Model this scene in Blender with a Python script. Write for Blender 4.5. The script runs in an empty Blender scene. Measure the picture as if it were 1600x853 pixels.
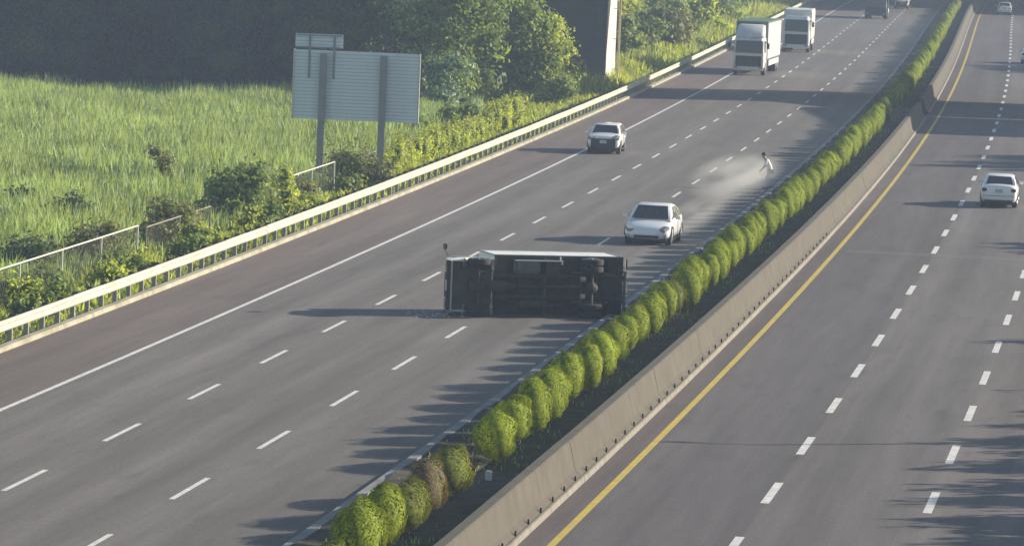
import bpy, bmesh, math, random
import numpy as np
from mathutils import Vector, Matrix
rad = math.radians
SC = bpy.context.scene
COL = SC.collection

# ------------------------------------------------------------------ camera, light, exposure
CAM_H = 13.6565
PITCH, ROLL = 0.0796766, 0.0400070
fw = Vector((0, math.cos(PITCH), -math.sin(PITCH)))
r0 = Vector((1, 0, 0)); u0 = r0.cross(fw)
rr_ = r0*math.cos(ROLL) + u0*math.sin(ROLL)
uu_ = -r0*math.sin(ROLL) + u0*math.cos(ROLL)
cd = bpy.data.cameras.new("camera"); cam = bpy.data.objects.new("camera", cd); COL.objects.link(cam)
M = Matrix((rr_, uu_, -fw)).transposed().to_4x4(); M.translation = Vector((0, 0, CAM_H))
cam.matrix_world = M
cd.sensor_width = 36; cd.lens = 7797.7*36/1600
cd.clip_start = 1; cd.clip_end = 8000
SC.camera = cam

SUN_AZ = rad(22.0)      # measured from +X towards +Y
SUN_EL = rad(18.5)
sdir = Vector((math.cos(SUN_EL)*math.cos(SUN_AZ), math.cos(SUN_EL)*math.sin(SUN_AZ), math.sin(SUN_EL)))
w = bpy.data.worlds.new("World"); SC.world = w; w.use_nodes = True
nt = w.node_tree; bg = nt.nodes['Background']
sky = nt.nodes.new('ShaderNodeTexSky'); sky.sky_type = 'NISHITA'; sky.sun_disc = False
sky.sun_elevation = SUN_EL; sky.sun_rotation = math.pi/2 - SUN_AZ
sky.air_density = 1.3; sky.dust_density = 0.8; sky.ozone_density = 1.6
nt.links.new(sky.outputs[0], bg.inputs[0]); bg.inputs[1].default_value = 0.085
sl = bpy.data.lights.new("sun", 'SUN'); sl.energy = 5.0; sl.angle = rad(0.6); sl.color = (1.0, 0.88, 0.70)
so_ = bpy.data.objects.new("sun", sl); COL.objects.link(so_)
so_.rotation_euler = sdir.to_track_quat('Z', 'Y').to_euler(); so_.location = (60, 60, 60)
SC.view_settings.view_transform = 'Standard'; SC.view_settings.look = 'None'
SC.view_settings.gamma = 1; SC.view_settings.exposure = 0.66
SC.cycles.max_bounces = 6; SC.cycles.transparent_max_bounces = 8; SC.cycles.volume_bounces = 0
SC.cycles.volume_max_steps = 64
HAZE = 0.0005

# ------------------------------------------------------------------ helpers
def link(o, parent=None):
    COL.objects.link(o)
    if parent is not None: o.parent = parent
    return o
def tag(o, label=None, cat=None, group=None, kind=None):
    if label: o['label'] = label
    if cat: o['category'] = cat
    if group: o['group'] = group
    if kind: o['kind'] = kind
    return o
def empty(name, loc=(0, 0, 0), rz=0, label=None, cat=None, group=None):
    o = bpy.data.objects.new(name, None); o.location = loc; o.rotation_euler = (0, 0, rz)
    o.empty_display_size = .3
    link(o); return tag(o, label, cat, group)
def mesh(name, V, F, m=None, smooth=False):
    me = bpy.data.meshes.new(name); me.from_pydata([tuple(v) for v in V], [], [tuple(f) for f in F])
    if m is not None: me.materials.append(m)
    if smooth: me.shade_smooth()
    me.update(); return me
def ob(name, me, parent=None, loc=None):
    o = bpy.data.objects.new(name, me)
    if loc is not None: o.location = loc
    return link(o, parent)
def copy_tree(o, parent=None):
    c = o.copy(); link(c)
    if parent is not None: c.parent = parent
    for ch in o.children: copy_tree(ch, c)
    return c

class MB:
    """collects shapes into one mesh"""
    def __init__(s): s.V = []; s.F = []
    def add(s, V, F):
        n = len(s.V); s.V += [tuple(v) for v in V]; s.F += [tuple(i+n for i in f) for f in F]; return s
    def box(s, c, d, bev=0, rot=None):
        x, y, z = (d[0]/2, d[1]/2, d[2]/2)
        b = min(bev, x*.45, y*.45, z*.45)
        bm = bmesh.new(); bmesh.ops.create_cube(bm, size=1)
        for v in bm.verts: v.co = Vector((v.co.x*2*x, v.co.y*2*y, v.co.z*2*z))
        if b > 0: bmesh.ops.bevel(bm, geom=bm.edges[:], offset=b, segments=2, affect='EDGES')
        R = rot or Matrix.Identity(3)
        bm.verts.index_update()
        s.add([R @ v.co + Vector(c) for v in bm.verts], [[v.index for v in f.verts] for f in bm.faces]); bm.free(); return s
    def cyl(s, a, b, r1, r2=None, n=12, cap=True):
        r2 = r1 if r2 is None else r2
        a = Vector(a); b = Vector(b); d = (b-a).normalized(); p = d.orthogonal().normalized(); q = d.cross(p)
        V = []
        for c, r in ((a, r1), (b, r2)):
            for i in range(n):
                t = 2*math.pi*i/n; V.append(c + p*math.cos(t)*r + q*math.sin(t)*r)
        F = [(i, (i+1) % n, n+(i+1) % n, n+i) for i in range(n)]
        if cap: F += [tuple(range(n-1, -1, -1)), tuple(range(n, 2*n))]
        return s.add(V, F)
    def tube(s, pts, r, n=8):
        for i in range(len(pts)-1):
            ra = r[i] if hasattr(r, '__len__') else r; rb = r[i+1] if hasattr(r, '__len__') else r
            s.cyl(pts[i], pts[i+1], ra, rb, n)
        return s
    def lathe(s, prof, c=(0, 0, 0), axis='Y', n=20):
        V = []
        for (r, h) in prof:
            for i in range(n):
                t = 2*math.pi*i/n; a, b = r*math.cos(t), r*math.sin(t)
                V.append(Vector(c) + (Vector((a, h, b)) if axis == 'Y' else Vector((a, b, h)) if axis == 'Z' else Vector((h, a, b))))
        F = []
        for k in range(len(prof)-1):
            for i in range(n): F.append((k*n+i, k*n+(i+1) % n, (k+1)*n+(i+1) % n, (k+1)*n+i))
        F += [tuple(range(n-1, -1, -1)), tuple(range((len(prof)-1)*n, len(prof)*n))]
        return s.add(V, F)
    def me(s, name, m):
        me = mesh(name, s.V, s.F, m)
        bm = bmesh.new(); bm.from_mesh(me); bmesh.ops.recalc_face_normals(bm, faces=bm.faces[:]); bm.to_mesh(me); bm.free()
        return me
    def build(s, name, m, parent=None, loc=None): return ob(name, s.me(name, m), parent, loc)
def smooth_by_angle(me, ang=35):
    try: me.set_sharp_from_angle(angle=rad(ang))
    except Exception: pass
def build_s(mb, name, m, parent=None, loc=None, ang=35):
    o = MB.build(mb, name, m, parent, loc); o.data.shade_smooth(); smooth_by_angle(o.data, ang); return o

# ------------------------------------------------------------------ materials
def mat(name, col, rough=.7, metal=0, var=.12, scale=6, bump=0, spec=.5, coat=0, dirt=None, detail=6, trans=0, island=0):
    m = bpy.data.materials.new(name); m.use_nodes = True; N = m.node_tree.nodes; L = m.node_tree.links
    p = N['Principled BSDF']; p.inputs['Roughness'].default_value = rough; p.inputs['Metallic'].default_value = metal
    p.inputs['Specular IOR Level'].default_value = spec
    if coat: p.inputs['Coat Weight'].default_value = coat; p.inputs['Coat Roughness'].default_value = .08
    tc = N.new('ShaderNodeTexCoord')
    no = N.new('ShaderNodeTexNoise'); no.inputs['Scale'].default_value = scale; no.inputs['Detail'].default_value = detail
    L.new(tc.outputs['Object'], no.inputs['Vector'])
    mr = N.new('ShaderNodeMapRange'); mr.inputs['From Min'].default_value = .3; mr.inputs['From Max'].default_value = .7
    mr.inputs['To Min'].default_value = 1-var; mr.inputs['To Max'].default_value = 1+var
    L.new(no.outputs['Fac'], mr.inputs['Value'])
    mul = N.new('ShaderNodeVectorMath'); mul.operation = 'SCALE'; mul.inputs[0].default_value = col[:3]
    L.new(mr.outputs[0], mul.inputs['Scale'])
    out = mul.outputs[0]
    if island:
        ge = N.new('ShaderNodeNewGeometry'); m2 = N.new('ShaderNodeMapRange')
        m2.inputs['To Min'].default_value = 1-island; m2.inputs['To Max'].default_value = 1+island
        L.new(ge.outputs['Random Per Island'], m2.inputs['Value'])
        v2 = N.new('ShaderNodeVectorMath'); v2.operation = 'SCALE'; L.new(out, v2.inputs[0]); L.new(m2.outputs[0], v2.inputs['Scale']); out = v2.outputs[0]
        oi = N.new('ShaderNodeObjectInfo'); m3 = N.new('ShaderNodeMapRange')
        m3.inputs['To Min'].default_value = .85; m3.inputs['To Max'].default_value = 1.15
        L.new(oi.outputs['Random'], m3.inputs['Value'])
        v3 = N.new('ShaderNodeVectorMath'); v3.operation = 'SCALE'; L.new(out, v3.inputs[0]); L.new(m3.outputs[0], v3.inputs['Scale']); out = v3.outputs[0]
    if dirt:
        n2 = N.new('ShaderNodeTexNoise'); n2.inputs['Scale'].default_value = dirt[1]; n2.inputs['Detail'].default_value = 5
        L.new(tc.outputs['Object'], n2.inputs['Vector'])
        cr = N.new('ShaderNodeMapRange'); cr.inputs['From Min'].default_value = .45; cr.inputs['From Max'].default_value = .7
        cr.inputs['To Max'].default_value = dirt[2]; L.new(n2.outputs['Fac'], cr.inputs['Value'])
        mx = N.new('ShaderNodeMix'); mx.data_type = 'RGBA'; L.new(cr.outputs[0], mx.inputs['Factor'])
        L.new(out, mx.inputs['A']); mx.inputs['B'].default_value = (*dirt[0], 1); out = mx.outputs['Result']
    L.new(out, p.inputs['Base Color'])
    if bump:
        b = N.new('ShaderNodeBump'); b.inputs['Strength'].default_value = bump; b.inputs['Distance'].default_value = .02
        n3 = N.new('ShaderNodeTexNoise'); n3.inputs['Scale'].default_value = scale*6; L.new(tc.outputs['Object'], n3.inputs['Vector'])
        L.new(n3.outputs['Fac'], b.inputs['Height']); L.new(b.outputs[0], p.inputs['Normal'])
    if trans:
        tr = N.new('ShaderNodeBsdfTranslucent')
        tcv = N.new('ShaderNodeVectorMath'); tcv.operation = 'MULTIPLY'; L.new(out, tcv.inputs[0]); tcv.inputs[1].default_value = (1.5, 1.35, .5)
        L.new(tcv.outputs[0], tr.inputs['Color'])
        ms = N.new('ShaderNodeMixShader'); ms.inputs[0].default_value = trans
        L.new(p.outputs[0], ms.inputs[1]); L.new(tr.outputs[0], ms.inputs[2]); L.new(ms.outputs[0], N['Material Output'].inputs['Surface'])
    return m

def road_mat(name, bands, seed=0, joints=()):
    """worn asphalt; UV = (offset across, distance along) in metres; bands = [(offset, colour)...]"""
    m = bpy.data.materials.new(name); m.use_nodes = True; N = m.node_tree.nodes; L = m.node_tree.links
    p = N['Principled BSDF']; p.inputs['Roughness'].default_value = .82; p.inputs['Specular IOR Level'].default_value = .3
    uv = N.new('ShaderNodeUVMap'); sx = N.new('ShaderNodeSeparateXYZ'); L.new(uv.outputs[0], sx.inputs[0])
    # lane tints
    cur = None
    for i, (o, c) in enumerate(bands):
        if cur is None:
            rgb = N.new('ShaderNodeRGB'); rgb.outputs[0].default_value = (*c, 1); cur = rgb.outputs[0]; continue
        st = N.new('ShaderNodeMapRange'); st.inputs['From Min'].default_value = o-.03; st.inputs['From Max'].default_value = o+.03
        L.new(sx.outputs[0], st.inputs['Value'])
        mx = N.new('ShaderNodeMix'); mx.data_type = 'RGBA'; L.new(st.outputs[0], mx.inputs['Factor']); L.new(cur, mx.inputs['A'])
        mx.inputs['B'].default_value = (*c, 1); cur = mx.outputs['Result']
    def noise(su, sv, det, lo, hi, a, b, off=0):
        mp = N.new('ShaderNodeMapping'); mp.inputs['Scale'].default_value = (su, sv, 1); mp.inputs['Location'].default_value = (seed+off, seed*.7, 0)
        L.new(uv.outputs[0], mp.inputs['Vector'])
        n = N.new('ShaderNodeTexNoise'); n.inputs['Scale'].default_value = 1; n.inputs['Detail'].default_value = det
        L.new(mp.outputs[0], n.inputs['Vector'])
        r = N.new('ShaderNodeMapRange'); r.inputs['From Min'].default_value = lo; r.inputs['From Max'].default_value = hi
        r.inputs['To Min'].default_value = a; r.inputs['To Max'].default_value = b; L.new(n.outputs['Fac'], r.inputs['Value']); return r.outputs[0]
    fac = [noise(.9, .012, 3, .3, .7, .83, 1.13), noise(.28, .03, 4, .3, .7, .88, 1.1, 9), noise(14, 3, 6, .3, .7, .88, 1.1, 5), noise(3, .15, 5, .35, .65, .92, 1.07, 3), noise(2.2, .5, 6, .25, .42, .86, 1.0, 21), noise(.6, .16, 2, .62, .66, 1.0, .92, 33)]
    # wheel tracks: two darker polished strips in each lane
    ws = N.new('ShaderNodeMath'); ws.operation = 'MULTIPLY'; L.new(sx.outputs[0], ws.inputs[0]); ws.inputs[1].default_value = 2*math.pi/1.825
    wc = N.new('ShaderNodeMath'); wc.operation = 'COSINE'; L.new(ws.outputs[0], wc.inputs[0])
    wr = N.new('ShaderNodeMapRange'); wr.inputs['From Min'].default_value = -1; wr.inputs['To Min'].default_value = .93; wr.inputs['To Max'].default_value = 1.03
    L.new(wc.outputs[0], wr.inputs['Value']); fac.append(wr.outputs[0])
    for f in fac:
        v = N.new('ShaderNodeVectorMath'); v.operation = 'SCALE'; L.new(cur, v.inputs[0]); L.new(f, v.inputs['Scale']); cur = v.outputs[0]
    L.new(cur, p.inputs['Base Color'])
    b = N.new('ShaderNodeBump'); b.inputs['Strength'].default_value = .25; b.inputs['Distance'].default_value = .01
    tc = N.new('ShaderNodeTexCoord'); n3 = N.new('ShaderNodeTexNoise'); n3.inputs['Scale'].default_value = 60; L.new(tc.outputs['Object'], n3.inputs['Vector'])
    L.new(n3.outputs['Fac'], b.inputs['Height']); L.new(b.outputs[0], p.inputs['Normal'])
    return m

MT = {}
ASPH = (.182, .166, .156); SHO = (.182, .147, .138)
MT['roadL'] = road_mat('asphalt_left', [(-99, SHO), (-3.77, ASPH), (3.65, (.178, .163, .153))], 3)
MT['roadR'] = road_mat('asphalt_right', [(-99, (.150, .125, .125)), (12.3, (.138, .125, .128)), (15.9, (.172, .157, .155)), (19.5, (.176, .156, .150))], 11)
MT['paint'] = mat('white_road_paint', (.78, .77, .74), .7, var=.1, scale=2, dirt=((.35, .34, .33), 5, .5))
MT['yellow'] = mat('yellow_road_paint', (.62, .47, .07), .7, var=.1, scale=2, dirt=((.4, .33, .2), 3, .5))
MT['kerb'] = mat('kerb_concrete', (.40, .38, .29), .85, var=.15, scale=1.5, dirt=((.2, .18, .1), .8, .6), bump=.3)
MT['kerbm'] = mat('median_kerb', (.24, .24, .245), .85, var=.2, scale=1.5)
MT['barrier'] = mat('barrier_concrete', (.098, .087, .07), .9, var=.16, scale=1.2, dirt=((.08, .07, .052), 1.6, .8), bump=.4)
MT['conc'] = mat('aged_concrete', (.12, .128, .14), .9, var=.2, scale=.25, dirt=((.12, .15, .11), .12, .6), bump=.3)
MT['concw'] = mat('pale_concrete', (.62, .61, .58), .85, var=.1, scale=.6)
MT['soil'] = mat('bed_soil', (.05, .044, .032), .95, var=.4, scale=3, dirt=((.05, .065, .02), 1.2, .7), bump=.6)
MT['terrain'] = mat('verge_ground', (.12, .14, .045), .95, var=.35, scale=.8, dirt=((.09, .075, .04), .35, .6), bump=.5)
MT['rail'] = mat('painted_guardrail_steel', (.56, .54, .46), .6, var=.1, scale=2, dirt=((.42, .38, .28), .9, .5))
MT['post'] = mat('guardrail_post_steel', (.36, .35, .30), .7, var=.15, scale=5)
MT['dark'] = mat('dark_rubber_block', (.05, .05, .045), .8)
MT['galv'] = mat('galvanised_steel', (.45, .46, .47), .5, metal=.3, var=.12, scale=3)
MT['galvp'] = mat('pale_galvanised_aluminium', (.70, .78, .90), .6, metal=0, var=.06, scale=1.2, dirt=((.55, .6, .68), .8, .4))
MT['steeld'] = mat('weathered_steel_post', (.26, .28, .31), .6, metal=.1, var=.12, scale=2)
MT['bush'] = mat('hedge_leaves', (.235, .30, .018), .75, var=.2, scale=5, trans=.18, island=.4, spec=.12)
MT['bushb'] = mat('browned_hedge_leaves', (.17, .135, .08), .8, spec=.1, var=.3, scale=5, trans=.2, island=.35)
MT['busho'] = mat('olive_hedge_leaves', (.18, .205, .04), .8, spec=.12, var=.3, scale=5, trans=.25, island=.35)
MT['core'] = mat('shade_toned_core', (.10, .135, .02), .95, spec=.05, var=.3)  # solid filler under the leaves, inner shade put into its darker leaf green
MT['bark'] = mat('bark', (.11, .09, .065), .9, var=.3, scale=8, bump=.5)
MT['leafd'] = mat('dark_tree_leaves', (.06, .10, .04), .6, var=.35, scale=.6, trans=.25, island=.4)
MT['leafs'] = mat('shade_toned_leaves', (.04, .058, .052), .7, var=.3, scale=.5, trans=.15, island=.3)  # wall shade and haze put into the dark bluish leaf colour
MT['leafm'] = mat('tree_leaves', (.22, .31, .10), .6, var=.35, scale=.6, trans=.42, island=.4)
MT['leafy'] = mat('yellow_green_leaves', (.38, .46, .09), .6, var=.25, scale=.8, trans=.5, island=.4)
MT['leaft'] = mat('bluish_tree_leaves', (.16, .26, .16), .6, var=.3, scale=.8, trans=.2, island=.4)
MT['leafo'] = mat('olive_brown_leaves', (.24, .25, .09), .7, var=.35, scale=1, trans=.2, island=.4)
MT['grass'] = mat('tall_grass_blades', (.29, .39, .165), .6, var=.25, scale=.12, trans=.35, island=.22)
MT['weed'] = mat('verge_weeds', (.32, .39, .09), .65, var=.45, scale=.35, trans=.42, island=.4)

# ------------------------------------------------------------------ road alignment
X0, TH0, K0, K1, K2 = -17.233798, .14076670, -.0126313238, -.00270799495, .0026984723
_S = np.arange(-200, 1300, 1.0)
def _th(s):
    s = np.clip(s, -60, 640)/100
    return TH0 + K0*s + K1*s**2/2 + K2*s**3/6
_dx, _dy = np.sin(_th(_S)), np.cos(_th(_S))
_x = np.concatenate([[0], np.cumsum((_dx[1:]+_dx[:-1])/2)]); _y = np.concatenate([[0], np.cumsum((_dy[1:]+_dy[:-1])/2)])
_i0 = 200; _x = _x-_x[_i0]+X0; _y = _y-_y[_i0]+60
def rp(s, off, z=0.0):
    x = float(np.interp(s, _S, _x)); y = float(np.interp(s, _S, _y)); t = float(_th(np.array(s)))
    return Vector((x+off*math.cos(t), y-off*math.sin(t), z))
def rth(s): return float(_th(np.array(s)))
def arclen(off, S): # arc length along an offset line (zero at s=0)
    th = _th(S); P = np.stack([np.interp(S, _S, _x)+off*np.cos(th), np.interp(S, _S, _y)-off*np.sin(th)], -1)
    L = np.concatenate([[0], np.cumsum(np.hypot(*(P[1:]-P[:-1]).T))]); return L-np.interp(0, S, L)
_SS = np.arange(-100, 900, 1.0)
def s_at(off, l): return float(np.interp(l, arclen(off, _SS), _SS))
def rz_along(s): return math.pi/2 - rth(s)      # rotation so local +X runs along the road, away from the camera
ZR = -.18

def ribbon(name, prof, s0, s1, ds, m, parent=None, zf=None, smooth=False):
    """sheet following the road; prof = [(off, z)...]"""
    n = max(1, int(round((s1-s0)/ds))); V = []; F = []; UV = []
    for i in range(n+1):
        s = s0+(s1-s0)*i/n
        for (o, z) in prof:
            zz = zf(s, o) if zf else z
            V.append(rp(s, o, zz)); UV.append((o, s))
    k = len(prof)
    for i in range(n):
        for j in range(k-1): F.append((i*k+j, i*k+j+1, (i+1)*k+j+1, (i+1)*k+j))
    me = mesh(name, V, F, m, smooth)
    ul = me.uv_layers.new(name='UVMap')
    for l in me.loops: ul.data[l.index].uv = UV[l.vertex_index]
    return ob(name, me, parent)

# ------------------------------------------------------------------ setting
g = mesh('ground', [(-3000, -500, -2.0), (3000, -500, -2.0), (3000, 6000, -2.0), (-3000, 6000, -2.0)], [(0, 1, 2, 3)], MT['terrain'])
tag(ob('ground', g), kind='structure')

def sm(a, b, t):
    t = min(1, max(0, (t-a)/(b-a))); return t*t*(3-2*t)
def zter(s, o):
    """height of the land left of the road"""
    d = -7.3-o
    near = -.08 - .35*sm(0, 3.2, d) - .75*sm(3.2, 8, d)
    far = -.05 + .55*sm(.6, 4, d) + 1.1*sm(5, 14, d) + 3.0*sm(12, 40, d)
    k = sm(225, 285, s)*sm(-1e9, 1, 0)
    kk = k if o > -16 else k*sm(275, 320, s) + 0*k
    return near*(1-kk)+far*kk
offs = [-7.3, -7.9, -8.6, -9.4, -10.2, -11, -12, -13.5, -15.5, -18, -22, -28, -36, -50, -80, -140]
ter = ribbon('verge', [(o, 0) for o in offs], -60, 700, 6, MT['terrain'], zf=zter, smooth=True)
tag(ter, kind='structure')
terR = ribbon('right_verge', [(26.35, -.22), (28, -.3), (31, -.6), (60, -1.2), (140, -1.6)], -60, 700, 10, MT['terrain'], smooth=True)
tag(terR, kind='structure')

roadL = ribbon('road', [(-7.08, 0), (-3.77, 0), (0, 0), (3.65, 0), (7.32, 0)], -60, 1000, 8, MT['roadL']); tag(roadL, kind='structure')
roadR = ribbon('road', [(11.4, ZR), (12.3, ZR), (15.87, ZR), (19.5, ZR), (26.2, ZR)], -60, 1000, 8, MT['roadR']); tag(roadR, kind='structure')
def sheet(name, off, wd, s0, s1, z, m, parent, ds=8): return ribbon(name, [(off-wd/2, z), (off+wd/2, z)], s0, s1, ds, m, parent)
sheet('edge_line', -3.77, .15, -40, 700, .004, MT['paint'], roadL)
sheet('yellow_edge_line', 12.22, .17, -40, 700, ZR+.004, MT['yellow'], roadR)
sheet('edge_line', 23.15, .15, -40, 700, ZR+.004, MT['paint'], roadR)
def dashes(off, phase, z, parent, width=.12):
    for i in range(-6, 56):
        c = phase+10*i; a = s_at(off, c-2); b = s_at(off, c+2)
        if a < -20 or b > 640: continue
        sheet('lane_dash', off, width, a, b, z+.004, MT['paint'], parent, 4)
dashes(0, 49.18+.0, 0, roadL, .13); dashes(3.65, 39.40, 0, roadL, .13)
dashes(12.22+3.65, 46.04, ZR, roadR, .2); dashes(12.22+7.3, 55.93, ZR, roadR, .2)
# joint lines cut across the carriageway by the detector loops
MT['joint'] = mat('joint_sealant', (.36, .35, .35), .7)
for (s0, a, b, z, par) in ((132.6, 12.6, 22.8, ZR, roadR), (133.4, 12.6, 22.8, ZR, roadR)):
    ribbon('joint_line', [(a, z+.004), (b, z+.004)], s0, s0+.10, 1, MT['joint'], par)

# kerbs: left concrete kerb, median kerb, both as precast lengths
def prism(prof, s0, s1, closed=True, n=1):
    V = []; F = []; k = len(prof)
    for i in range(n+1):
        s = s0+(s1-s0)*i/n
        for (o, z) in prof: V.append(rp(s, o, z))
    for i in range(n):
        for j in range(k): F.append((i*k+j, i*k+(j+1) % k, (i+1)*k+(j+1) % k, (i+1)*k+j))
    F += [tuple(range(k)), tuple(range(n*k+k-1, n*k-1, -1))]
    return V, F
kerb = tag(ob('kerb', mesh('kerb', *prism([(-7.08, -.3), (-7.08, .10), (-7.12, .13), (-7.34, .13), (-7.38, -.3)], -60, 20, n=10), MT['kerb'])), kind='structure')
rnd = random.Random(5)
def kerbrun(root, prof, s0, s1, step, m, nm):
    s = s0
    while s < s1:
        j = rnd.uniform(-.003, .003)
        V, F = prism([(o+j, z+j*.5) for o, z in prof], s, min(s+step-.012, s1), n=2); ob(nm, mesh(nm, V, F, m), root); s += step
kerbrun(kerb, [(-7.08, -.3), (-7.08, .10), (-7.12, .13), (-7.34, .13), (-7.38, -.3)], 20.0, 620, 4, MT['kerb'], 'kerb_length')
mk = tag(ob('median_kerb', mesh('median_kerb', *prism([(7.30, -.3), (7.30, .07), (7.33, .09), (7.56, .09), (7.58, -.3)], -60, 20, n=10), MT['kerbm'])), kind='structure')
kerbrun(mk, [(7.30, -.3), (7.30, .07), (7.33, .09), (7.56, .09), (7.58, -.3)], 20.0, 620, 4, MT['kerbm'], 'kerb_length')
rb = random.Random(8)
bed = ribbon('median_bed', [(7.57, .08), (8.2, .12), (8.9, .17), (9.6, .15), (10.2, .1), (10.87, .05)], -40, 640, 1.0, MT['soil'], zf=lambda s, o: .10+.05*math.sin(o*3+s*.9)+rb.uniform(-.03, .03))
tag(bed, kind='structure')

# concrete median barrier facing the right carriageway: cast lengths with drain slots
bar = empty('median_barrier', rp(40, 11.1, ZR), 0, 'long weathered concrete median wall between the hedge and the yellow edge line', 'barrier')
bprof = [(10.86, -.3), (10.88, .69), (10.91, .74), (11.13, .74), (11.17, .70), (11.32, .08), (11.46, ZR+.12), (11.50, ZR+.02), (11.50, ZR-.2)]
def to_local(V, root): return [v-root.location for v in V]
MT['slot'] = mat('dark_drain_slot', (.02, .02, .02), .9)
MT['lip'] = mat('pale_barrier_foot', (.22, .205, .17), .85, var=.2, scale=2)
s = 14.0
rj = random.Random(3)
while s < 600:
    if 243 < s < 249: s += 6; continue
    j = rj.uniform(-.004, .004)
    V, F = prism([(o+j, z) for o, z in bprof], s, s+5.985, n=2)
    o = ob('wall_length', mesh('wall_length', to_local(V, bar), F, MT['barrier']), bar)
    # pale foot course
    V, F = prism([(11.46, ZR+.05), (11.478+j, ZR+.14), (11.53+j, ZR+.13), (11.55+j, ZR+.0)], s, s+5.985, n=2)
    ob('foot_course', mesh('foot_course', to_local(V, bar), F, MT['lip']), bar)
    if s < 140:
        for q in range(3):
            sc = s+1+2*q; a = rp(sc, 11.447+j, ZR+.19)-bar.location
            MB().box((0, 0, 0), (.07, .04, .11), .01, Matrix.Rotation(rz_along(sc), 3, 'Z')).build('drain_slot', MT['slot'], bar, a)
    s += 6

# ------------------------------------------------------------------ left guardrail
gr = empty('guardrail', rp(40, -7.4, 0), 0, 'long white painted steel guardrail on short posts along the left kerb', 'guardrail')
wprof = [(-.0, .80), (.035, .79), (.07, .75), (.07, .70), (.02, .655), (.02, .625), (.07, .58), (.07, .53), (.035, .49), (0, .48), (-.012, .48), (.023, .50), (.055, .54), (.055, .575), (.005, .62), (.005, .66), (.055, .705), (.055, .745), (.023, .78), (-.012, .79)]
post_me = MB().box((0, 0, .2), (.11, .14, .95), .012).me('post', MT['post'])
blk = MB().box((0, 0, 0), (.14, .2, .3), .02).me('spacer_block', MT['dark'])
def rail_run(root, off, sgn, s0, s1, gaps=(), zb=0.0):
    n = 0; s = s0
    while s < s1:
        if not any(a <= s < b for a, b in gaps):
            j = rnd.uniform(-.008, .008); V, F = prism([(off+sgn*a+j, z+zb+j*1.2) for a, z in wprof], s, s+4.0, n=1)
            ob('rail_beam', mesh('rail_beam', to_local(V, root), F, MT['rail']), root)
        s += 4.0
    s = s0+1
    while s < s1:
        if n < 290:
            o = ob('post', post_me, root, rp(s, off-sgn*.20, zb)-root.location); o.rotation_euler = (0, 0, rz_along(s)); n += 1
            if s < 250:
                b = ob('spacer_block', blk, root, rp(s, off-sgn*.115, .69+zb)-root.location); b.rotation_euler = (0, 0, rz_along(s))
        s += 2.0
rail_run(gr, -7.30, 1, 26, 600)

# ------------------------------------------------------------------ foliage tools
def leaf_mesh(name, P, Nn, size, m, seed=0, aspect=.55, core=None, jit=.6):
    """one small 2-triangle leaf at every point, facing roughly along its normal"""
    rs = np.random.RandomState(seed); n = len(P)
    nn = Nn + rs.normal(0, jit, (n, 3)); nn /= np.linalg.norm(nn, axis=1)[:, None]+1e-9
    t = np.cross(nn, rs.normal(0, 1, (n, 3))); t /= np.linalg.norm(t, axis=1)[:, None]+1e-9
    b = np.cross(nn, t); sz = (size*rs.uniform(.6, 1.35, n))[:, None]
    V = np.empty((n, 4, 3)); V[:, 0] = P - t*sz; V[:, 1] = P + b*sz*aspect + nn*sz*.12; V[:, 2] = P + t*sz; V[:, 3] = P - b*sz*aspect + nn*sz*.12
    V = V.reshape(-1, 3); nv = len(V)
    cv, cf = (core if core else (np.zeros((0, 3)), []))
    me = bpy.data.meshes.new(name)
    allV = np.concatenate([V, np.asarray(cv).reshape(-1, 3)])
    idx = np.arange(nv).reshape(-1, 4)
    me.vertices.add(len(allV)); me.vertices.foreach_set('co', allV.ravel().astype(np.float32))
    nl = 4*n + sum(len(f) for f in cf); me.loops.add(nl)
    li = np.concatenate([idx.ravel()] + ([np.array([i+nv for f in cf for i in f])] if cf else []))
    me.loops.foreach_set('vertex_index', li.astype(np.int32))
    tot = np.array([4]*n + [len(f) for f in cf]); st = np.concatenate([[0], np.cumsum(tot)[:-1]])
    me.polygons.add(len(tot)); me.polygons.foreach_set('loop_start', st.astype(np.int32)); me.polygons.foreach_set('loop_total', tot.astype(np.int32))
    me.materials.append(m)
    if cf:
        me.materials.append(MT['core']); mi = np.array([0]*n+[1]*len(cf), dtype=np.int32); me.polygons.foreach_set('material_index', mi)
    me.update(calc_edges=True); return me
def sphere_pts(n, rs):
    v = rs.normal(0, 1, (n, 3)); return v/np.linalg.norm(v, axis=1)[:, None]
def lump(v, seed, k=3, amp=.16):
    rs = np.random.RandomState(seed); r = np.ones(len(v))
    for i in range(7):
        d = rs.normal(0, 1, 3)*k; r += amp*np.sin(v@d+rs.uniform(0, 6))/2.6
    return r
def ico_core(c, rad_, f=.8, seed=0):
    bm = bmesh.new(); bmesh.ops.create_icosphere(bm, subdivisions=2, radius=1)
    v = np.array([x.co[:] for x in bm.verts]); F = [[x.index for x in f_.verts] for f_ in bm.faces]; bm.free()
    v = v*lump(v, seed)[:, None]*np.array(rad_)*f+np.array(c); return v, F

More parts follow.
